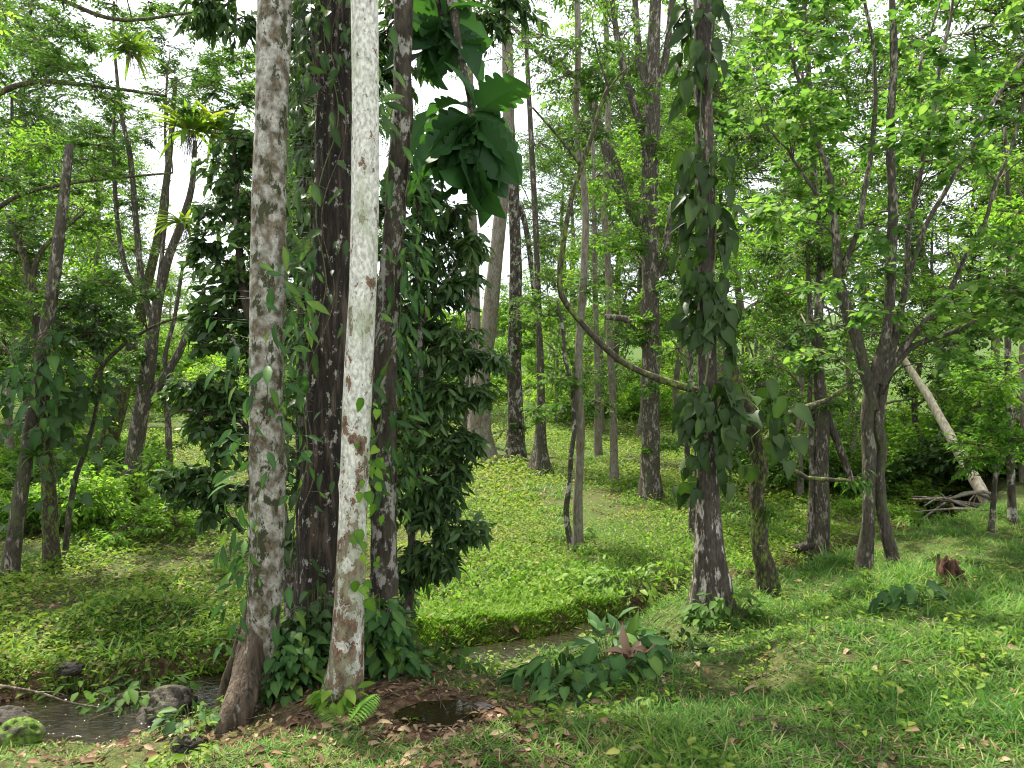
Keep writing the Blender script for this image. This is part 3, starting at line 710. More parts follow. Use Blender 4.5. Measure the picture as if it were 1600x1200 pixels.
LV = [(_q.normal() * 16, 5 + _q.random() * 60, _q.uniform(-1, 1), _q.uniform(-.7, .3), _q.uniform(-1, .1)) for _ in range(16)] + [(0, 30, -.9, -.3, -.5), (10, 30, .9, -.3, -.5), (0, 30, .3, -.6, -.6), (-5, 25, -.6, -.5, -.4), (5, 25, .6, -.6, -.3), (0, 10, -.9, -.2, -.3), (0, 5, .9, -.2, -.1), (10, 0, .6, -.3, .45), (-5, -5, -.5, .3, .5), (0, 0, .1, -.4, .7), (5, 10, .8, .1, -.6), (-10, 10, -.7, -.4, -.8), (0, 15, .2, -.3, -1), (-5, 20, -.35, -.2, -1), (8, 15, .55, -.4, -.8),
      (0, 0, 1, .5, .25), (-8, 4, -1, .5, 0), (0, 60, -.6, -.1, -.9), (10, 60, .5, -.1, -1), (0, 70, 0, -.3, -1), (10, 50, .9, 0, -.6), (-15, 50, -1, .1, -.5), (20, 70, .3, .5, -1), (-10, 80, -.2, .5, -1)]
lobed_branch('huge dark lobed leaves hanging in the gap right of the close trunks', 738, 175, 6.4, [(690, 1000, 2, 9.0), (700, 400, 14, 7.6), (705, 120, 22, 6.9), (700, -60, 26, 6.8), (712, 40, 12, 6.5), (738, 175, 8, 6.4)][3:], LV, .50, 3)
lobed_branch('big lobed leaves at the top edge between the lichen ringed trunk and the gap', 690, 25, 6.6, [(640, -200, 22, 6.8), (670, -60, 14, 6.7), (690, 25, 9, 6.6)], LV[8:30], .42, 4)
lobed_branch('yellowish lobed leaves low behind the lichen ringed trunk', 640, 245, 7.4, [(600, -100, 20, 7.8), (618, 100, 16, 7.6), (640, 245, 9, 7.4)], LV[16:28], .45, 5)

LF_top = leafspec('dark_glossy', .14, T_LONG, n1=7, n2=4, nl=7, hang=.6, tumble=.6)
tree('overhanging_tree', 'dark leafy tree whose sprays hang into the top behind the mottled trunk', 7.5,
     [(478, 960, 24), (474, 700, 24), (476, 400, 22), (470, 200, 20), (468, 0, 18), (470, -300, 14)],
     limbs=[[(468, -10, 9), (400, -20, 7), (350, 10, 4)], [(470, 60, 9), (540, 30, 7), (600, 20, 4)]],
     clumps=[(345, 0, 34), (370, 30, 28), (320, 25, 24), (480, 30, 40), (500, 80, 40), (470, 130, 34), (540, 60, 38), (600, 50, 40), (660, 0, 44), (590, 110, 30), (740, 0, 44), (700, 60, 34), (770, 40, 34), (510, 150, 30), (640, 110, 26), (800, 10, 26), (490, 200, 26), (460, 60, 34)],
     lf=LF_top, barkmat='dark_bark2', flare=.2, seed=8)

# climbing vines on the cluster
vine('climbing_vine', 'drooping long leaved vine climbing the leftmost mottled trunk', 5.3, A_path[2:9], [(400, 560, 26, 'R'), (430, 560, 14, 'F'), (560, 760, 34, 'F'), (560, 780, 24, 'R'), (780, 1000, 34, 'L'), (820, 900, 12, 'L'), (380, 440, 8, 'F'), (880, 1010, 10, 'F')],
     'vine', T_LONG, .15, 'leafy vines climbing the close trunks', 1, reach=.17, wid=1.1, stemr=.003)
vine('climbing_vine', 'sparse broad leaved vine and pale roots on the thick dark brown trunk', 5.95, [(500, 1012, 100), (508, 800, 88), (518, 600, 82), (525, 300, 70), (522, 100, 66)],
     [(230, 330, 8, 'F'), (300, 420, 10, 'F'), (480, 760, 26, 'F'), (480, 700, 12, 'L'), (300, 480, 16, 'L'), (-40, 215, 230, 'F'), (-40, 260, 110, 'L'), (240, 560, 150, 'L'), (560, 900, 60, 'L')], 'dark_glossy', T_LONG, .15, 'leafy vines climbing the close trunks', 2, reach=.22, nstem=4, turns=.5, wid=1.15, stemr=.004)
vine('climbing_vine', 'small fresh leaved vine hugging the right edge of the white trunk', 5.2, [(545, 950, 47), (552, 800, 44), (558, 620, 45), (567, 450, 42)],
     [(700, 800, 14, 'R'), (790, 950, 16, 'R'), (560, 700, 5, 'R')], 'fresh', T_HEART, .085, 'leafy vines climbing the close trunks', 3, reach=.08, nstem=0)
vine('climbing_vine', 'leafy vine wrapping the slim trunk right of the white one', 6.2, [(597, 985, 42), (600, 850, 39), (601, 700, 38), (604, 520, 36), (614, 370, 31), (629, 180, 34)],
     [(380, 560, 60, 'R'), (560, 760, 40, 'F'), (450, 800, 60, 'R'), (240, 420, 40, 'R')], 'vine', T_LONG, .15, 'leafy vines climbing the close trunks', 4, reach=.15)
# plants hugging the foot of the cluster
def bush(name, label, cx, cy, d, n, rx, ry, hz, mat, T, size, seed, group=None, wid=1, down=-.4, cat='plant', g0=None):
    """low leafy plant: stems from one root, leaves at their ends"""
    rng = np.random.default_rng(seed); b = P(cx, cy, d); b[2] = gz(b[0], b[1]) if g0 is None else g0; g = G()
    a = rng.uniform(0, 2 * PI, n); r = np.sqrt(rng.random(n)); h = hz * rng.uniform(.08, 1, n) * (1 - .45 * r)
    p = np.stack([b[0] + np.cos(a) * r * rx, b[1] + np.sin(a) * r * ry, np.zeros(n)], 1); p[:, 2] = np.maximum(ground_z(p[:, 0], p[:, 1]), b[2] - .3) + h
    root = np.stack([b[0] + np.cos(a) * r * rx * .5, b[1] + np.sin(a) * r * ry * .5, np.zeros(n)], 1); root[:, 2] = ground_z(root[:, 0], root[:, 1]) - .01
    mid = (root + p) / 2 + [0, 0, .03] 
    prisms(g, root, mid, .0045, .0035, 'stem'); prisms(g, mid, p, .0035, .0022, 'stem')
    ax = np.stack([np.cos(a), np.sin(a) - .3, rng.uniform(down - .5, down + .6, n)], 1) + rng.normal(size=(n, 3)) * .3
    nm = np.stack([np.cos(a) * .4, np.sin(a) * .4 - .3, np.ones(n)], 1) + rng.normal(size=(n, 3)) * .3
    place(g, T, p, ax, nm, size * rng.uniform(.55, 1.2, n), mat, rng, wid=wid)
    return single(name, label, cat, g, b, group)
bush('creeping_plant', 'dense dark leafed creeper mound between the mottled and white trunks', 455, 1075, 5.5, 420, .30, .28, .50, 'vine', T_HEART, .095, 20)
bush('creeping_plant', 'narrower heart leaved mound against the dark brown trunk foot', 495, 1060, 5.6, 240, .2, .16, .72, 'dark_glossy', T_HEART, .095, 21)
bush('leafy_plant', 'bright small leafy plant at the white trunk foot', 528, 1105, 5.0, 40, .14, .08, .22, 'fresh', T_OVAL, .13, 22)
bush('creeping_plant', 'drooping dark leaved clump right of the white trunk foot', 597, 1035, 5.7, 230, .17, .2, .62, 'vine', T_OVAL, .15, 23, wid=1.1)
bush('leafy_plant', 'low grey green clump beside the small dark pool', 630, 1055, 5.6, 60, .2, .15, .25, 'vine', T_OVAL, .13, 24)
bush('leafy_plant', 'low leaf clump in the grass left of the still water', 680, 1030, 6.3, 60, .35, .2, .22, 'mid', T_OVAL, .14, 25)
bush('leafy_plant', 'broad leaved herb clump just before the bottom left stilt roots', 300, 1165, 5.1, 34, .22, .15, .16, 'vine', T_OVAL, .14, 26)
bush('leafy_plant', 'tall strappy arum clump beside the withered tan leaf', 955, 1040, 5.9, 60, .24, .2, .42, 'vine', T_LONG, .26, 27, wid=1.15, down=.1)
bush('leafy_plant', 'spreading arrow leaved plant in front of the withered tan leaf', 935, 1100, 5.15, 80, .45, .25, .25, 'vine', T_HEART, .13, 28)
bush('leafy_plant', 'sprawling long leaved clump left of the withered leaf', 880, 1075, 5.6, 70, .34, .2, .26, 'vine', T_LONG, .2, 29, wid=1.2)
bush('leafy_plant', 'rounded bluish herb clump right of the withered leaf', 1045, 1010, 6.1, 60, .3, .25, .2, 'philo', T_HEART, .12, 30)
bush('leafy_plant', 'tuft of broad leaves at the foot of the big leaf vine trunk', 1130, 955, 6.7, 110, .3, .22, .3, 'mid', T_OVAL, .12, 31)
bush('leafy_plant', 'young broad leaved plant left of the rotten stump', 1425, 960, 5.7, 40, .2, .15, .28, 'vine', T_HEART, .13, 32)
bush('leafy_plant', 'big leaved herb growing among boulders on the left bank', 195, 1075, 6.5, 90, .35, .16, .34, 'mid', T_OVAL, .15, 33)
bush('leafy_plant', 'white green lit herb growing over the left boulders', 120, 1050, 6.75, 60, .3, .15, .28, 'fresh', T_OVAL, .11, 34)
bush('leafy_plant', 'leafy clump right of the boulders below the hump of earth', 235, 1035, 6.9, 90, .4, .2, .3, 'mid', T_OVAL, .13, 35)
bush('leafy_plant', 'tall leafy herb hanging over water beneath the middle far bank', 985, 955, 9.4, 160, .9, .25, .35, 'lush', T_OVAL, .13, 36)
bush('leafy_plant', 'sunlit leafy clump on the bank edge left of the big leaf vine trunk', 1050, 935, 9.9, 130, .7, .25, .3, 'lush', T_OVAL, .12, 37)
bush('leafy_plant', 'weedy clump at the foot of the two slim mid trunks', 893, 850, 12.2, 90, .35, .2, .3, 'mid', T_OVAL, .13, 38)

# fern
def fern(label, px, py, d, L, fronds, seed):
    rng = np.random.default_rng(seed); b = P(px, py, d); b[2] = gz(b[0], b[1]); o = thing('fern', label, 'fern', b)
    for (az, el, s) in fronds:
        g = G(); n = 15; t = np.linspace(.05, 1, n); dirh = np.array([math.cos(az), math.sin(az), 0])
        c = b + np.outer(t * L * s * math.cos(el), dirh) + np.outer(t * L * s * math.sin(el) - .35 * L * s * t * t, [0, 0, 1])
        prisms(g, c[:-1], c[1:], .0025, .0022, 'stem'); tg = unit(np.gradient(c, axis=0)); sd = unit(np.cross(tg, [0, 0, 1.]))
        w = L * s * .34 * np.sin(PI * (t * .86 + .1)) ** .8
        for sg in (-1, 1):
            place(g, T_LONG, c, tg * .45 + sg * sd, np.tile([0, 0, 1.], (n, 1)) + rng.normal(size=(n, 3)) * .06, w, 'fern', rng, wid=.5)
        link('frond', g.mesh('frond', b), parent=o)
fern('bright light green fern frond pair in the leaf litter below the white trunk', 540, 1150, 4.6, .33, [(.35, 1.0, 1.1), (2.6, .75, .8), (.9, .8, .9), (-.6, .5, .5)], 2)
fern('fern arching beside the trunk cluster, lit pale green at its back', 590, 780, 6.1, .3, [(.3, .9, 1.2), (.8, 1.1, .9)], 3) if False else None

# epiphytes
rosette('bromeliad', 'thin leaved air plant tuft on the lichen ringed trunk', 'bromeliad', P(588, 640, 6.05), 22, .2, 'vine', 1, up=(.2, 1.8), wid=.7, group='bromeliads')
rosette('bromeliad', 'sunlit yellow green bromeliad crowning the high left branches', 'bromeliad', P(298, 205, 12), 60, .6, 'brom', 2, up=(-.1, 1.8), wid=1.5, group='bromeliads', roots=60, rr=.1)
rosette('bromeliad', 'second yellowish bromeliad right of the highest left one', 'bromeliad', P(338, 205, 12.2), 44, .6, 'brom', 3, up=(-.2, 1.5), wid=1.5, group='bromeliads', roots=40, rr=.1)
rosette('bromeliad', 'mid sized bromeliad in the fork below the highest pair', 'bromeliad', P(288, 348, 12.3), 40, .45, 'brom', 4, up=(-.1, 1.5), wid=1.5, group='bromeliads', roots=40, rr=.08)
rosette('bromeliad', 'pale spiky bromeliad high among thin upper left branches', 'bromeliad', P(205, 80, 10), 34, .4, 'brom', 5, up=(-.2, 1.5), wid=1.3, group='bromeliads', roots=20)
rosette('bromeliad', 'upright bromeliad growing on the ground right of the left grey trunk', 'bromeliad', P(242, 812, 13.4), 34, .62, 'brom', 6, up=(.5, 2.2), wid=2, group='bromeliads')
rosette('bromeliad', 'strappy air plant clinging to the leaning leftmost trunk', 'bromeliad', P(55, 712, 9.7), 28, .34, 'mid', 7, up=(-.2, 1.3), wid=1, group='bromeliads')

# ------------------------------------------------------------------ big leaf vine tree (right of centre)
tF = tree('vine_tree', 'upright dark trunk hung with big glossy leaves, pale streaked foot', 7.0,
          [(1112, 962, 62), (1110, 900, 48), (1106, 800, 38), (1105, 600, 29), (1103, 400, 27), (1100, 200, 27), (1098, 0, 31), (1096, -300, 28), (1090, -600, 20)],
          limbs=[[(1100, 616, 15), (1075, 606, 13), (1030, 592, 11), (985, 573, 10), (950, 548, 10), (915, 512, 9), (885, 475, 9), (874, 445, 9), (880, 380, 8), (893, 310, 8), (908, 262, 8), (924, 215, 7), (938, 165, 5), (950, 135, 4)],
                 [(910, 262, 7), (890, 235, 5), (865, 205, 4), (832, 168, 3)], [(938, 165, 4), (965, 120, 3), (990, 100, 2)], [(950, 135, 4), (930, 70, 2.5), (925, 30, 2)]],
          barkmat='philo_bark', limbmat='moss_bark', flare=.55, sides=32, rough=.08, seed=10, fh=.28, lobes=6,
          clumps=[(1060, -300, 80), (1140, -360, 90), (1080, -480, 100)], lf=LF_dark)
pF = [(1110, 960, 55), (1106, 800, 38), (1105, 600, 29), (1103, 400, 27), (1100, 200, 27), (1098, 0, 31)]
rf = lambda r, n: r.beta(1.8, 2.4, n)
vine('philodendron_vine', 'big glossy arrow shaped leaves cascading down the upright dark trunk', 6.95, pF,
     [(-20, 60, 26, 'L'), (40, 130, 20, 'L'), (-20, 120, 8, 'R'), (0, 110, 5, 'F'), (130, 180, 5, 'L'), (225, 300, 20, 'L'), (240, 300, 8, 'R'), (300, 410, 24, 'L'), (300, 400, 24, 'R'), (430, 530, 60, 'F'), (420, 500, 18, 'R'), (440, 500, 14, 'L'), (540, 580, 5, 'F'), (600, 690, 32, 'F'), (610, 680, 24, 'L'), (650, 745, 26, 'F'), (720, 770, 8, 'F'), (600, 660, 16, 'R')],
     'philo', T_HANG, .21, None, 5, off=.05, stemr=.008, nstem=4, reach=.11, axis=(0, -.2, -1.5), rndf=rf, wid=1.05)
vine('philodendron_vine', 'broad pale backed leaves hanging beside the broken mossy trunk', 7.3, [(1195, 760, 26), (1180, 680, 26), (1165, 620, 26)],
     [(600, 700, 20, 'F'), (610, 690, 14, 'R'), (640, 740, 12, 'L')], 'philo', T_HEART, .22, None, 6, reach=.24, nstem=1, rndf=lambda r, n: r.beta(3, 1.6, n), wid=1.05)
tree('broken_tree', 'short dark crooked tree with a snapped top beside the big leaf vine trunk', 7.8,
     [(1200, 922, 30), (1192, 860, 25), (1184, 780, 23), (1184, 730, 24), (1172, 660, 26), (1160, 620, 22), (1145, 575, 17), (1135, 545, 14)],
     limbs=[[(1184, 735, 16), (1200, 690, 20), (1225, 660, 18), (1250, 640, 12), (1290, 625, 8), (1330, 600, 5)], [(1184, 765, 9), (1172, 745, 7), (1160, 735, 5)], [(1195, 700, 9), (1225, 728, 8), (1262, 745, 7), (1300, 750, 6), (1330, 752, 4)]],
     barkmat='moss_bark', flare=.35, sides=20, rough=.14, seed=11, wob=.02, clumps=[(1200, 800, 10), (1330, 745, 14)], lf=leafspec('mid', .11, T_LONG, n1=4, n2=3, nl=4, hang=.7))

# ------------------------------------------------------------------ round leaved tree on the right
LF_round = leafspec('round', .088, T_ROUND, n1=5, n2=4, nl=4, flat=.35, up=.15, droop=.1, hang=.2, tumble=.35, tw=.004)
_r = np.random.default_rng(42)
cl = []
for (x0, y0, x1, y1, n) in [(1150, 20, 1300, 200, 12), (1250, 60, 1600, 330, 27), (1180, 200, 1330, 350, 6), (1330, 330, 1650, 520, 17), (1460, 480, 1640, 580, 5), (1300, -160, 1700, 60, 20), (1180, -120, 1300, 30, 6), (1230, 400, 1340, 560, 4), (1560, 100, 1700, 500, 9)]:
    for _ in range(n): cl.append((_r.uniform(x0, x1), _r.uniform(y0, y1), 42 * _r.uniform(.7, 1.25), _r.uniform(-1.6, 1.2)))
tree('round_leaf_tree', 'forked tree with bright round backlit leaves filling the right side', 8.6,
     [(1348, 893, 24), (1353, 830, 18), (1358, 740, 19), (1362, 650, 21), (1372, 590, 20), (1388, 520, 16), (1392, 400, 15), (1388, 250, 13), (1392, 100, 11), (1400, -60, 9), (1410, -250, 6)],
     limbs=[[(1396, 890, 24), (1384, 820, 18), (1374, 740, 17), (1374, 660, 15), (1382, 600, 13)],
            [(1366, 640, 17), (1345, 560, 17), (1328, 490, 18), (1316, 430, 15), (1305, 350, 11), (1280, 240, 8), (1250, 130, 6), (1225, 20, 4)],
            [(1372, 600, 16), (1402, 520, 11), (1416, 440, 9), (1425, 340, 7), (1450, 200, 6), (1480, 60, 5), (1500, -80, 3)],
            [(1378, 600, 12), (1420, 530, 10), (1470, 470, 8), (1525, 380, 6), (1570, 250, 5), (1620, 100, 4)],
            [(1380, 590, 11), (1425, 545, 9), (1480, 520, 8), (1545, 495, 6), (1620, 470, 4)],
            [(1316, 430, 10), (1345, 330, 8), (1370, 200, 7), (1360, 80, 5), (1345, -60, 4)],
            [(1416, 440, 8), (1460, 330, 7), (1530, 200, 6), (1600, 95, 5), (1680, 20, 3)],
            [(1300, 330, 7), (1262, 280, 5), (1215, 220, 3), (1180, 150, 2)],
            [(1425, 340, 6), (1440, 220, 5), (1442, 90, 4), (1470, 0, 3)]],
     clumps=cl, lf=LF_round, barkmat='brown_bark', flare=.35, sides=22, rough=.12, seed=12, wob=.03, fh=.3)

SKY_STRENGTH, SUN_STRENGTH, EXPOSURE = .85, 5, 1.3
# ------------------------------------------------------------------ trees of the clearing (middle distance)
LM = leafspec('mid', .10, T_TINY, n1=9, n2=4, nl=6, hang=.3)
LMf = leafspec('fresh', .10, T_TINY, n1=8, n2=4, nl=6, hang=.3)
def gtree(label, px, py, d, wd, path, limbs=(), clumps=(), fill=(), lf=None, bk='pale_bark', flare=.5, fh=.35, seed=0, **k):
    tr = [(px, py, wd)] + [(a, b, c) for a, b, c in path]
    return tree('slender_tree' if wd < 22 else 'tall_tree', label, d, tr, limbs, clumps, fill, lf or LM, bk, flare, 5, fh, 'trees of the clearing', seed=seed, sides=16, **k)
gtree('pale thin trunk rising from the slope in front of the clearing', 905, 848, 12, 17, [(905, 780, 14), (907, 650, 13), (903, 520, 12), (908, 400, 12), (912, 280, 11), (905, 150, 10), (903, 0, 9), (905, -200, 6)], fill=[(840, -100, 960, 120, 9, 40, 1), (850, 120, 960, 260, 4, 30, .6)], seed=20, flare=.25, wob=.05)
gtree('thin dark sapling touching the foot of the pale thin trunk', 891, 845, 11.8, 10, [(890, 760, 8), (893, 640, 7), (888, 560, 6), (870, 470, 4)], fill=[(830, 430, 920, 640, 8, 30, .5)], seed=21, bk='dark_bark2', flare=.2, wob=.05)
gtree('flared buttressed trunk left in the clearing, grey with reddish foot', 752, 728, 22, 40, [(750, 680, 32), (753, 600, 26), (765, 500, 24), (777, 380, 22), (787, 280, 20), (795, 160, 18), (790, 20, 15), (785, -150, 9)], limbs=[[(787, 300, 12), (770, 270, 8), (752, 230, 6)]], fill=[(740, -150, 860, 100, 9, 60, 2)], seed=22, flare=1.1, fh=.6)
gtree('straight trunk left of the flared buttressed one', 741, 700, 25, 24, [(741, 620, 18), (743, 500, 15), (741, 400, 14), (737, 310, 13), (735, 150, 11), (730, -50, 8)], fill=[(680, -120, 800, 60, 6, 50, 2), (740, 560, 790, 680, 2, 24, 1)], seed=23, flare=.5)
gtree('tall dark ivy clad trunk in the middle of the clearing', 806, 708, 23, 28, [(805, 640, 24), (804, 520, 21), (806, 420, 19), (803, 320, 18), (799, 240, 16), (792, 120, 14), (790, -60, 10)], limbs=[[(800, 300, 10), (818, 340, 9), (828, 400, 8), (836, 480, 5)]], fill=[(770, -120, 880, 90, 8, 55, 2), (790, 470, 830, 560, 5, 18, .3), (780, 560, 830, 700, 6, 15, .3)], seed=24, bk='dark_bark2', flare=.6, fh=.4)
gtree('small trunk with wide flared foot in the clearing', 845, 744, 20, 24, [(845, 690, 16), (845, 600, 12), (842, 500, 10), (838, 380, 9), (832, 260, 9), (825, 120, 7), (815, -60, 5)], fill=[(800, 60, 880, 240, 5, 34, 1), (815, 380, 890, 560, 8, 32, 1)], seed=25, bk='brown_bark', flare=1.6, fh=.42)
gtree('largest mid distance trunk, brown, with spreading high limbs', 1016, 795, 16, 38, [(1016, 740, 29), (1017, 600, 27), (1017, 480, 26), (1015, 360, 26), (1016, 240, 27), (1018, 170, 26), (1022, 60, 20), (1026, -80, 16), (1030, -300, 10)],
      limbs=[[(1018, 250, 16), (998, 190, 13), (975, 110, 11), (960, 30, 9), (950, -60, 7)], [(1020, 180, 14), (1000, 90, 11), (992, 0, 9), (985, -100, 7)], [(1022, 150, 13), (1040, 90, 11), (1050, 0, 9), (1058, -90, 7)],
             [(1016, 440, 12), (1003, 360, 14), (980, 320, 13), (960, 250, 13), (935, 200, 11), (905, 120, 8)], [(1020, 440, 12), (1038, 410, 13), (1044, 360, 11), (1052, 320, 10), (1078, 270, 8)],
             [(1012, 380, 10), (985, 330, 11), (955, 270, 12), (930, 170, 11), (912, 130, 10), (850, 90, 8), (800, 40, 6)], [(1015, 560, 10), (1000, 520, 12), (980, 500, 11), (945, 495, 8)]],
      fill=[(920, -160, 1090, 60, 16, 55, 2), (940, 130, 1080, 240, 8, 30, 1), (980, 280, 1060, 420, 8, 24, 1), (1000, 420, 1045, 720, 12, 15, .3), (850, 60, 960, 160, 6, 34, 1), (920, 260, 1000, 470, 8, 30, 1)], seed=26, bk='brown_bark', flare=.35, fh=.4, lf=LMf)
gtree('very thin pale trunk between the pale thin trunk and the largest one', 960, 758, 18, 15, [(958, 700, 12), (955, 600, 11), (952, 450, 11), (950, 320, 10), (947, 180, 10), (946, 20, 8), (948, -150, 5)], fill=[(900, -120, 1000, 60, 7, 40, 1), (920, 480, 1000, 640, 9, 26, 1), (930, 250, 990, 400, 5, 24, .8)], seed=27, flare=.3, wob=.05)
gtree('short thin trunk far back behind the small flared one', 935, 716, 24, 13, [(934, 660, 11), (933, 580, 9), (930, 450, 8), (928, 300, 7), (925, 150, 5)], fill=[(890, 280, 960, 480, 8, 34, 1), (900, 500, 960, 600, 4, 26, 1)], seed=28, flare=.4)
gtree('dark red brown stump like trunk hidden left in the clearing', 732, 682, 27, 22, [(733, 640, 18), (735, 560, 16), (734, 420, 14), (736, 300, 12)], fill=[(700, 180, 770, 280, 3, 30, 1)], seed=29, bk='dark_bark2')
gtree('thin dark trunk close behind the big leaf vine trunk', 1082, 830, 12.5, 11, [(1080, 740, 9), (1078, 640, 8), (1072, 540, 7), (1068, 400, 7), (1060, 300, 5)], fill=[(1030, 420, 1100, 560, 4, 28, .6), (1040, 240, 1120, 330, 3, 24, .6)], seed=30, bk='dark_bark2', flare=.2, wob=.05)
gtree('rooted trunk at the back right of the broken mossy tree', 1278, 862, 11.5, 26, [(1284, 800, 24), (1283, 730, 22), (1284, 650, 20), (1278, 540, 14), (1282, 400, 12), (1270, 250, 10), (1262, 90, 8), (1250, -80, 5)],
      limbs=[[(1262, 866, 12), (1268, 800, 10), (1268, 700, 8), (1265, 620, 7), (1270, 540, 5)], [(1270, 850, 16), (1240, 858, 12), (1212, 866, 8)], [(1330, 750, 10), (1312, 700, 12), (1290, 640, 11), (1276, 560, 10), (1265, 470, 7), (1262, 380, 6)]],
      fill=[(1180, 360, 1320, 560, 14, 40, 1), (1150, 180, 1300, 340, 10, 40, 1.5), (1230, 560, 1320, 640, 5, 24, .6), (1180, -60, 1320, 160, 9, 45, 1.5)], seed=31, bk='brown_bark', flare=.8, fh=.3)
gtree('thin dark trunk right of the fallen pale log', 1583, 852, 10.5, 14, [(1580, 760, 11), (1577, 640, 10), (1574, 500, 9), (1576, 350, 7), (1570, 200, 5)], fill=[(1500, 560, 1640, 720, 14, 34, 1), (1540, 300, 1640, 460, 6, 34, 1)], seed=32, bk='dark_bark2', flare=.2, lf=LMf)
gtree('short leaning sapling crossing the fallen pale log', 1549, 856, 10, 10, [(1551, 800, 8), (1556, 740, 7), (1566, 690, 5), (1590, 640, 3)], fill=[(1540, 620, 1600, 700, 4, 22, .5)], seed=33, bk='dark_bark2', flare=.2, lf=LMf)

# ------------------------------------------------------------------ left side trees
LL = leafspec('mid', .09, T_TINY, n1=8, n2=4, nl=7, hang=.2, flat=.4)
def ltree(label, px, py, d, wd, path, limbs=(), clumps=(), fill=(), lf=None, bk='brown_bark', flare=.3, fh=.3, seed=0, name='forest_tree', **k):
    return tree(name, label, d, [(px, py, wd)] + list(path), limbs, clumps, fill, lf or LL, bk, flare, 5, fh, 'trees on the left bank', seed=seed, sides=16, **k)
ltree('leaning leftmost trunk with a snapped bare top', 14, 875, 9.8, 25, [(28, 800, 21), (45, 690, 19), (62, 590, 19), (75, 500, 20), (86, 420, 18), (97, 330, 16), (104, 270, 14), (109, 226, 11)], seed=40, bk='brown_bark', flare=.35)
ltree('short shaggy trunk wrapped in roots right of the leaning leftmost trunk', 82, 832, 10.5, 25, [(76, 770, 20), (72, 700, 18), (66, 620, 20), (60, 520, 16), (48, 440, 14), (30, 380, 10), (10, 330, 7)],
      limbs=[[(48, 450, 10), (60, 400, 8), (85, 370, 6), (135, 330, 4)], [(75, 700, 8), (130, 620, 7), (170, 560, 7), (230, 515, 5), (310, 485, 3)]], fill=[(0, 350, 120, 560, 12, 34, 1), (100, 430, 210, 560, 12, 30, .8), (0, 560, 60, 650, 3, 25, .8)], seed=41, bk='moss_bark')
ltree('thin sapling leaning right between the shaggy trunk and the grey forked one', 100, 815, 10.8, 9, [(115, 760, 8), (135, 700, 7), (150, 640, 6), (160, 560, 5), (150, 480, 3)], fill=[(90, 420, 200, 620, 12, 26, .6)], seed=42, flare=.1, lf=leafspec('dark_glossy', .085, T_OVAL, n1=8, n2=4, nl=6))
ltree('grey forked trunk beside the ground bromeliad, reaching high', 204, 806, 14, 26, [(207, 740, 25), (217, 660, 25), (231, 580, 22), (240, 510, 18), (250, 455, 15), (264, 400, 13), (285, 345, 12), (300, 290, 9), (305, 220, 6)],
      limbs=[[(240, 510, 11), (222, 440, 10), (212, 340, 9), (203, 240, 8), (190, 180, 6), (178, 60, 4), (180, -60, 3)], [(222, 450, 9), (200, 430, 8), (185, 360, 7), (178, 260, 6), (178, 170, 4)], [(225, 640, 14), (250, 600, 14), (280, 550, 12), (300, 500, 9), (320, 450, 6)],
             [(245, 470, 8), (255, 380, 6), (262, 300, 5), (258, 200, 4), (262, 100, 3)], [(264, 640, 7), (258, 560, 7), (272, 500, 6), (285, 420, 5)]],
      fill=[(160, 0, 330, 160, 12, 30, 1.2), (130, 120, 230, 330, 9, 28, 1), (250, 60, 400, 190, 12, 26, 1), (200, 540, 260, 620, 5, 18, .5), (300, 280, 380, 400, 4, 26, 1)], seed=43, bk='brown_bark', flare=.3)
ltree('mossy trunk leaning right far behind the grey forked one', 165, 700, 19, 26, [(185, 640, 24), (200, 570, 22), (222, 480, 16), (245, 380, 13), (262, 270, 10), (275, 120, 6)], fill=[(160, 560, 240, 700, 4, 26, 1), (150, 350, 320, 520, 8, 40, 1.5), (200, 60, 380, 260, 10, 45, 2)], seed=44, bk='moss_bark')
ltree('very short dark trunk behind the drooping dark leaves on the left', 266, 760, 17, 11, [(264, 700, 10), (262, 650, 9), (255, 560, 6)], fill=[(220, 590, 300, 700, 5, 24, 1)], seed=45)
ltree('tree at the left border with layered feathery sprays against the sky', -60, 860, 11, 34, [(-70, 700, 30), (-60, 450, 26), (-70, 200, 22), (-60, -50, 18), (-50, -300, 12)],
      limbs=[[(-66, 180, 12), (40, 130, 8), (150, 135, 6), (260, 150, 4)], [(-62, 380, 9), (20, 310, 7), (120, 285, 5), (270, 270, 3)], [(-60, 0, 12), (60, -10, 8), (180, 30, 6), (300, 20, 4)], [(-60, 480, 8), (20, 560, 6), (60, 640, 4)]],
      fill=[(-40, -80, 160, 60, 14, 40, 1.4), (160, -80, 320, 60, 8, 34, 1.2), (0, 60, 220, 170, 14, 30, 1.2), (-40, 170, 170, 300, 10, 32, 1.2), (-40, 300, 90, 420, 5, 32, 1), (80, 280, 200, 400, 3, 24, 1), (250, 80, 400, 190, 8, 26, 1)], seed=46, bk='moss_bark', lf=leafspec('mid', .08, T_TINY, n1=8, n2=4, nl=7, flat=.3, hang=.15))
vine('climbing_vine', 'heart leaved vine around the leaning leftmost trunk', 9.6, [(45, 690, 24), (62, 590, 24), (75, 500, 24)], [(510, 600, 30, 'F'), (560, 680, 30, 'F'), (520, 640, 24, 'R')], 'vine', T_HANG, .2, 'vines on the left trunks', 41, reach=.2)
vine('climbing_vine', 'dark heart leaved vine hiding the shaggy trunk', 10.2, [(82, 832, 30), (76, 770, 26), (70, 660, 22), (100, 560, 40)], [(560, 720, 80, 'F'), (590, 700, 80, 'R'), (640, 820, 40, 'F')], 'dark_glossy', T_HEART, .17, 'vines on the left trunks', 42, reach=.5)

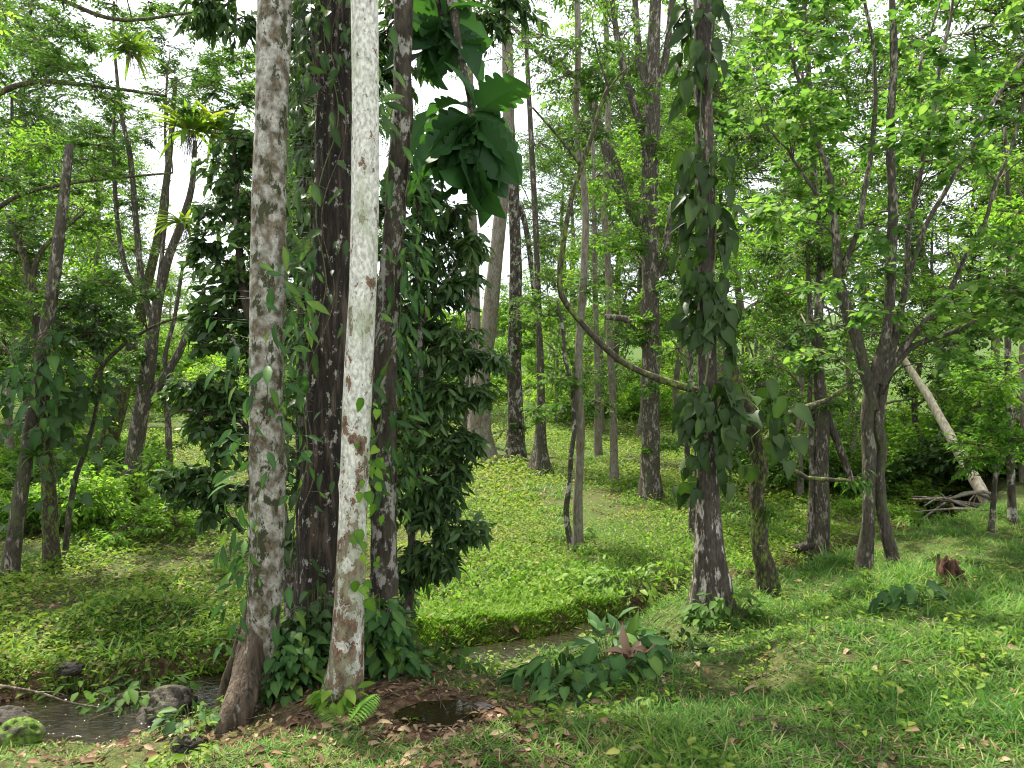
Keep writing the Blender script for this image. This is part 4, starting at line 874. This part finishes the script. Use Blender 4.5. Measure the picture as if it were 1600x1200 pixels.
# fallen pale log
rng = np.random.default_rng(50); b = P(1568, 826, 13.5); b[2] = gz(b[0], b[1]); o = thing('dead_leaning_tree', 'bleached pale dead trunk leaning over the far stream', 'fallen tree', b)
g = G(); tube(g, [P(1572, 835, 13.2), P(1540, 780, 13.6), P(1495, 700, 14.2), P(1450, 620, 14.8), P(1400, 543, 15.4)], [.125, .11, .09, .075, .06], 'fallen_bark', rng, 16, .12, .08, .2); link('trunk', g.mesh('trunk', b), parent=o)
for i in range(11):
    r_ = np.random.default_rng(60 + i); q0 = P(1562 + r_.uniform(-14, 10), 800 + r_.uniform(-20, 10), 13.4); g = G()
    e = P(1462 + r_.uniform(-45, 90), 795 + r_.uniform(-45, 35), 13.0 + r_.uniform(-.9, .9))
    tube(g, [q0, q0 * .6 + e * .4 + r_.normal(size=3) * [.15, .15, .18], q0 * .25 + e * .75 + r_.normal(size=3) * [.2, .2, .12], e], [.04, .03, .02, .007], 'pale_bark', r_, 7, .1, .15); link('root', g.mesh('root', b), parent=o)
# stump and its stick, withered leaf, sticks
def blob(name, label, cat, px, py, d, sx, sy, sz, mat, seed, group=None, rough=.2, sink=.35):
    rng = np.random.default_rng(seed); c = P(px, py, d); c[2] = gz(c[0], c[1]) if not (isinstance(sink, tuple)) else sink[0]
    nu, nv = 56, 36; a = np.linspace(0, 2 * PI, nu, endpoint=False); e = np.linspace(-PI / 2, PI / 2, nv)
    A_, E_ = np.meshgrid(a, e); D = np.stack([np.cos(A_) * np.cos(E_), np.sin(A_) * np.cos(E_), np.sin(E_)], -1)
    r = np.ones(A_.shape)
    for k in range(14):
        dv = rng.normal(size=3) * (1 + k * .8); r = r + rough / (1 + k * .45) * np.sin(D @ dv * 1.6 + rng.uniform(0, 6))
    r = np.minimum(r, 1.12 + .04 * np.sin(D @ rng.normal(size=3) * 3))
    V = c + D * r[..., None] * [sx, sy, sz] + [0, 0, sz * .3]
    i = np.arange(nv - 1)[:, None] * nu; j = np.arange(nu)[None, :]; j2 = (j + 1) % nu
    g = G(); g.add(V, None, np.stack([i + j, i + j2, i + nu + j2, i + nu + j], -1).reshape(-1, 4), mat)
    return single(name, label, cat, g, c, group)
def rock(label, px, py, d, sx, sy, sz, mat='rock', seed=0, rough=.16): return blob('boulder', label, 'rock', px, py, d, sx, sy, sz, mat, seed, 'stones in the stream', rough)
rock('big flat dark wet boulder beside the stream, near the stilt roots', 268, 1092, 6.35, .29, .22, .22, seed=1)
rock('dark boulder half hidden by leaves behind the big flat one', 205, 1088, 6.6, .14, .14, .17, seed=2)
rock('round brown boulder at the left border of the stream', 12, 1128, 6.1, .20, .18, .19, seed=3)
rock('bright green mossy boulder, lowest at the left border', 30, 1165, 5.6, .16, .15, .16, 'moss_rock', 4)
rock('grey brown boulder under herbs on the far side of the left stream', 108, 1056, 6.9, .13, .1, .055, seed=5)
rock('small stone with yellow green moss above the left boulders', 145, 1022, 7.3, .13, .12, .07, 'moss_rock', 6)
rock('small pale stone at the water left of the herbs', 36, 1103, 6.5, .10, .09, .06, seed=7)
rock('tiny dark stone in the still pool on its left', 784, 1017, 7.75, .06, .045, .055, seed=8)
rock('tiny dark stone in the still pool on its right', 816, 1006, 7.95, .045, .04, .05, seed=9)
rock('flat earthy stone at the foot of the left bank plants', 345, 1050, 6.9, .14, .12, .08, seed=10)
rock('brown stone in leaf litter at the very bottom left', 292, 1190, 4.75, .09, .07, .05, seed=11)
rng = np.random.default_rng(70)
b = P(1484, 905, 6.4); b[2] = gz(b[0], b[1]); o = thing('stump', 'rotten brown stump with ragged top in the right grass', 'stump', b); g = G()
for k in range(34):
    a_ = rng.uniform(0, 2 * PI); rr_ = rng.uniform(0, .085); q = b + np.array([math.cos(a_) * rr_, math.sin(a_) * rr_, -.04]); tube(g, [q, q + [rng.normal() * .015, rng.normal() * .015, .1], q + [rng.normal() * .035, rng.normal() * .035, rng.uniform(.11, .24)]], [.026, .022, .009], 'stump', rng, 7, .03, .3)
link('wood', g.mesh('wood', b), parent=o)
def stick(label, pts, r, mat='twig', seed=0, name='fallen_branch', side=0):
    rng = np.random.default_rng(seed); q = [P(*p) for p in pts]; b = q[0]; g = G(); tube(g, q, np.linspace(r, r * .55, len(q)), mat, rng, 8, .04, .12)
    for k in range(side):
        i = rng.integers(1, len(q)); e = q[i] + rng.normal(size=3) * [.2, .1, .12]; tube(g, [q[i], (q[i] + e) / 2 + [0, 0, .02], e], [r * .5, r * .4, r * .2], mat, rng, 5, .05, .1)
    return single(name, label, 'branch', g, b)
stick('crooked brown stick propped against the rotten stump', [(1478, 905, 6.2), (1486, 930, 6.0), (1500, 955, 5.85), (1506, 985, 5.7), (1514, 1000, 5.6)], .014, 'stump', 1)
stick('long thin pale twig lying over the water at the left border', [(-20, 1068, 6.4), (60, 1082, 6.4), (110, 1098, 6.4), (190, 1110, 6.35)], .012, 'twig', 2, side=3)
stick('thin grey stick lying in the leaf litter right of the white trunk', [(700, 1150, 4.1), (740, 1151, 4.1), (790, 1148, 4.15)], .006, 'twig', 3)
stick('low fallen branches behind the grey forked left trunk', [(150, 800, 14.2), (190, 785, 14.3), (240, 775, 14.4), (300, 772, 14.5)], .03, 'fallen_bark', 4, side=5)
stick('long dead branch spanning the shade left of the fallen pale trunk', [(1425, 780, 13.6), (1470, 782, 13.4), (1520, 790, 13.3), (1560, 805, 13.2)], .024, 'twig', 5, side=7)
g = G(); b = P(975, 1075, 5.3); b[2] = gz(b[0], b[1])
q = b + rng.normal(size=(12, 3)) * [.05, .03, .03] + [.03, -.03, .16]; q[0] = b + [-.02, -.1, .21]
_a = rng.normal(size=(12, 3)) * [.8, .3, .6] + [.2, 0, 0]; _a[0] = (-.1, -.5, -1); _n = rng.normal(size=(12, 3)) * .6 + [0, -.8, .5]
place(g, tpl([(0, 0), (.12, .12), (.3, .26), (.45, .2), (.65, .27), (.85, .12), (1, 0)], .9, .6), q, _a, _n, np.r_[.22, rng.uniform(.10, .2, 11)], 'dead', rng, wid=.8)
prisms(g, np.repeat(b[None], 12, 0), q, .006, .004, 'twig'); single('withered_leaf', 'curled withered tan leaf beside the strappy arum clump', 'dead leaf', g, b)
# small dark pool on the near bank
g = G(); c = P(688, 1108, 4.85); zz = gz(c[0], c[1]) + .045; a = np.linspace(0, 2 * PI, 40, endpoint=False)
V = np.stack([c[0] + .36 * np.cos(a) * (1 + .12 * np.sin(3 * a)), c[1] + .27 * np.sin(a) * (1 + .1 * np.sin(2 * a + 1)), np.full(40, zz)], 1)
g.add(np.vstack([V, [c[0], c[1], zz]]), [(i, (i + 1) % 40, 40) for i in range(40)], None, 'pool'); link('puddle_water', g.mesh('puddle_water'), kind='structure')

# ------------------------------------------------------------------ background trees: eight kinds, copied
def proto_tree(seed, h, tw, R, mat, n, name, leaf=.16, lo=.35, bk='pale_bark', lean=0, T=T_TINY):
    rng = np.random.default_rng(seed); o = thing(name, '-', 'tree', (0, 0, 0)); g = G()
    top = np.array([rng.normal() * .4 + lean, rng.normal() * .4, h * .8])
    c, r = tube(g, [(0, 0, -.6), (0, 0, .0), (rng.normal() * .15 + lean * .3, rng.normal() * .15, h * .3), (top[0] * .7, top[1] * .7, h * .55), top], [tw * 1.2, tw, tw * .8, tw * .6, tw * .25], bk, rng, 10, .5, .08, .5, 5, .5, .08)
    link('trunk', g.mesh('trunk'), parent=o); N0 = c[len(c) // 3:]; NR = r[len(r) // 3:]
    g = G(); lf = leafspec(mat, leaf, T, n1=9, n2=5, nl=7, hang=.25, tw=.008, smooth=False)
    for _ in range(n):
        z = h * (lo + (1 - lo) * rng.random() ** .8); env = math.sin(PI * min(1, max(.08, (z / h - lo) / (1.02 - lo)) ** .8)) ** .6
        a = rng.uniform(0, 2 * PI); q = rng.random() ** .5 * R * env; cc = np.array([top[0] * z / h + math.cos(a) * q, top[1] * z / h + math.sin(a) * q, z])
        dist = np.linalg.norm(N0 - cc, axis=1) + np.clip(N0[:, 2] - cc[2] + .6, 0, 9) * 1.2; i = int(np.argmin(dist)); s = N0[i]
        cc_, rr_ = tube(g, [s, (s + cc) / 2 + [0, 0, .15], cc], [min(NR[i] * .6, .07), .035, .015], bk, rng, 4, .6, .05); N0 = np.vstack([N0, cc_[1:]]); NR = np.concatenate([NR, rr_[1:]])
        clump(g, rng, cc, rng.uniform(.7, 1.3) * R * .30, lf)
    link('crown', g.mesh('crown'), parent=o)
    return o
def dup(root, loc, rz, s, label, group, first=False):
    if first: r = root
    else:
        r = root.copy(); COL.objects.link(r)
        for ch in root.children:
            c = ch.copy(); COL.objects.link(c); c.parent = r
    r.location = [float(q) for q in loc]; r.rotation_euler = (0, 0, rz); r.scale = (s, s, s); r['label'] = label; r['group'] = group
    return r
KB = [proto_tree(101, 15, .20, 3.6, 'mid', 44, 'background_tree', .17), proto_tree(102, 13, .16, 3.0, 'fresh', 38, 'background_tree', .16, .3), proto_tree(103, 17, .22, 3.8, 'mid', 40, 'background_tree', .18, .45, 'brown_bark'),
      proto_tree(104, 10, .13, 3.0, 'fresh', 36, 'background_tree', .15, .15), proto_tree(105, 14, .15, 2.6, 'dark_glossy', 36, 'background_tree', .18, .25, 'brown_bark'), proto_tree(106, 8, .11, 2.6, 'yellow', 30, 'background_tree', .15, .12)]
# (px, depth, kind, scale)
BG = {'dense wood behind the left bank': [(-140, 22, 0, 1), (-40, 20, 4, .7), (50, 26, 2, .8), (120, 34, 1, .9), (20, 17, 3, .8), (-90, 15, 1, .9), (210, 44, 5, .9), (150, 44, 2, .9), (60, 40, 0, .9), (-60, 34, 2, 1.2), (-200, 28, 2, 1), (260, 50, 5, .8), (110, 21, 3, .6), (-10, 27, 5, .9), (350, 60, 5, .8), (440, 48, 0, 1), (480, 36, 4, 1.1), (560, 40, 2, 1.1), (400, 50, 5, .8), (640, 60, 3, .8), (520, 28, 1, 1)],
      'trees closing the back of the clearing': [(700, 80, 5, .8), (775, 90, 5, .8), (860, 60, 3, 1.0), (900, 40, 0, 1), (960, 44, 2, 1.1), (1020, 36, 0, 1.1), (1060, 30, 1, .9), (940, 30, 3, .8), (1000, 28, 1, .9), (870, 34, 3, .75), (1100, 40, 2, 1.2), (1120, 26, 0, .9), (1070, 48, 0, 1.3), (880, 58, 2, 1.2), (1010, 60, 2, 1.3)],
      'dense wood behind the fallen pale trunk': [(1160, 34, 0, 1.0), (1200, 22, 1, .8), (1260, 30, 2, 1), (1380, 26, 1, .8), (1440, 19, 4, .6), (1500, 22, 4, .7), (1560, 20, 1, .8), (1620, 20, 2, 1), (1680, 17, 1, 1), (1240, 38, 1, 1.0), (1460, 32, 0, 1.1), (1700, 26, 0, 1.1), (1780, 22, 2, 1.1), (1330, 17, 3, .75), (1250, 16, 3, .6), (1180, 18, 3, .6), (1600, 14.5, 3, .6), (1850, 18, 0, 1)]}
def nth(lst, i):
    if not 0 <= lst[i][0] <= 1600: return ', outside its edge'
    same = sorted(q[0] for q in lst if q[2] == lst[i][2] and 0 <= q[0] <= 1600)
    return '' if len(same) < 2 else ', ' + ['first', 'second', 'third', 'fourth', 'fifth', 'sixth', 'seventh', 'eighth', 'ninth'][same.index(lst[i][0])] + ' from left'
used = set(); rng = np.random.default_rng(9)
for grp, lst in BG.items():
    for i, (px, d, k, s) in enumerate(lst):
        x = (px - CX) / F * d; z = gz(x, d)
        dup(KB[k], (x, d, z - .05), rng.uniform(0, 6.28), s * rng.uniform(.92, 1.08), ['leafy tree in the ', 'light green tree in the ', 'tall straight tree in the ', 'low fresh green tree in the ', 'dark green tree in the ', 'yellow green tree in the '][k] + grp + nth(lst, i), grp, first=k not in used); used.add(k)

# bushes
def proto_bush(seed, R, mat, leaf, T=T_HERB, n=9):
    rng = np.random.default_rng(seed); g = G(); lf = leafspec(mat, leaf, T, n1=9, n2=5, nl=6, up=.5, hang=.35, smooth=False)
    for _ in range(n):
        a = rng.uniform(0, 6.28); q = rng.random() ** .6 * R; h = R * rng.uniform(.25, 1.0) * (1 - .4 * q / R); c = np.array([math.cos(a) * q, math.sin(a) * q, h])
        prisms(g, [(c[0] * .3, c[1] * .3, -.15)], [c], .012, .006, 'twig'); clump(g, rng, c, R * .42, lf)
    return single('bush', '-', 'bush', g, (0, 0, 0))
KU = [proto_bush(201, 1.0, 'mid', .12), proto_bush(202, 1.1, 'fresh', .12), proto_bush(203, .9, 'yellow', .12), proto_bush(204, 1.0, 'dark_glossy', .15, T_OVAL), proto_bush(205, .9, 'fresh', .17, T_LONG)]
BU = {'undergrowth at the left forest edge': [(rng.uniform(-120, 230), rng.uniform(11.5, 22), [0, 1, 2, 1, 4][i % 5], rng.uniform(.5, 1.1)) for i in range(34)],
      'sunlit bushes on the hillside behind the left trunks': [(rng.uniform(120, 640), rng.uniform(34, 58), [2, 1, 2, 1, 0][i % 5], rng.uniform(1.3, 2.6)) for i in range(40)],
      'bright bushes at the far end of the clearing': [(rng.uniform(560, 1130), rng.uniform(32, 70), [2, 2, 1, 1, 2][i % 5], rng.uniform(1.0, 2.1)) for i in range(66)] + [(px, 78 + (px * 7) % 23, [0, 1, 2, 1][(px // 10) % 4], 3.0 + (px % 7) * .2) for px in range(470, 1140, 34)],
      'undergrowth beyond the stream on the right': [(rng.uniform(1130, 1380), rng.uniform(17, 26), [0, 1, 3, 4, 0][i % 5], rng.uniform(.8, 1.5)) for i in range(18)] + [(1436, 12.4, 1, .34), (1502, 12.3, 4, .34), (1545, 12.6, 0, .4), (1470, 14.6, 1, .6)] + [(rng.uniform(1390, 1750), rng.uniform(14.5, 22), [1, 4, 3, 2, 1][i % 5], rng.uniform(.8, 1.6)) for i in range(40)]}
used = set()
for grp, lst in BU.items():
    for px, d, k, s in lst:
        x = (px - CX) / F * d
        dd, _w = creek_dist(np.array([x]), np.array([d]))
        if abs(dd[0]) < 1.0: d += 1.8
        r = KU[k] if k not in used else KU[k].copy()
        if k in used: COL.objects.link(r)
        used.add(k); r.location = (x, d, gz(x, d)); r.rotation_euler = (0, 0, rng.uniform(0, 6.28)); r.scale = (s, s, s * rng.uniform(.8, 1.1))
        r['group'] = grp; r['label'] = ['mid green leafy bush in the ', 'fresh green bush in the ', 'yellow green bush in the ', 'dark glossy bush in the ', 'long leaved fresh bush in the '][k] + grp

# ------------------------------------------------------------------ sky, sun, camera
w = bpy.data.worlds.new('World'); sc.world = w; w.use_nodes = True
N, L = w.node_tree.nodes, w.node_tree.links; N.clear()
SUN_EL, SUN_AZ = math.radians(62), math.radians(-38)      # azimuth: from the view direction (+Y) towards +X
sky = N.new('ShaderNodeTexSky'); sky.sky_type = 'NISHITA'; sky.sun_disc = False; sky.sun_elevation = SUN_EL; sky.sun_rotation = SUN_AZ; sky.dust_density = 2
s1 = N.new('ShaderNodeVectorMath'); s1.operation = 'SCALE'; L.new(sky.outputs[0], s1.inputs[0]); s1.inputs['Scale'].default_value = .12
tc = N.new('ShaderNodeTexCoord')
nz = N.new('ShaderNodeTexNoise'); nz.inputs['Scale'].default_value = 2.2; nz.inputs['Detail'].default_value = 8; L.new(tc.outputs['Generated'], nz.inputs[0])
cr = ramp(N, L, nz.outputs[0], [(.30, (0.62,) * 3), (.5, (.95,) * 3)])
mx = N.new('ShaderNodeMix'); mx.data_type = 'RGBA'; L.new(cr.outputs[0], mx.inputs[0]); L.new(s1.outputs[0], mx.inputs[6]); mx.inputs[7].default_value = (.93, .96, 1.0, 1)
bg = N.new('ShaderNodeBackground'); L.new(mx.outputs[2], bg.inputs[0]); bg.inputs[1].default_value = SKY_STRENGTH
wo = N.new('ShaderNodeOutputWorld'); L.new(bg.outputs[0], wo.inputs[0])
ld = bpy.data.lights.new('sun', 'SUN'); ld.energy = SUN_STRENGTH; ld.angle = math.radians(1.2); ld.color = (1, .93, .80)
so = bpy.data.objects.new('sun', ld); COL.objects.link(so)
sd = Vector((math.sin(SUN_AZ) * math.cos(SUN_EL), math.cos(SUN_AZ) * math.cos(SUN_EL), math.sin(SUN_EL)))
so.rotation_euler = sd.to_track_quat('Z', 'Y').to_euler(); so.location = (0, 0, 30)
cd = bpy.data.cameras.new('camera'); cam = bpy.data.objects.new('camera', cd); COL.objects.link(cam); sc.camera = cam
cam.location = (0, 0, EYE); cam.rotation_euler = (PI / 2, 0, 0); cd.sensor_width = 36; cd.lens = 36 * F / 1600; cd.clip_end = 2000; cd.clip_start = .05
vs = sc.view_settings; vs.view_transform = 'Standard'; vs.look = 'None'; vs.gamma = 1; vs.exposure = EXPOSURE; vs.use_curve_mapping = False
cy = sc.cycles
cy.max_bounces = 6; cy.diffuse_bounces = 3; cy.glossy_bounces = 2; cy.transmission_bounces = 3; cy.transparent_max_bounces = 4
cy.filter_width = 1.1; cy.use_adaptive_sampling = True; cy.adaptive_threshold = .02; cy.use_denoising = True; cy.caustics_reflective = False; cy.caustics_refractive = False
try: cy.denoiser = 'OPENIMAGEDENOISE'
except Exception: pass
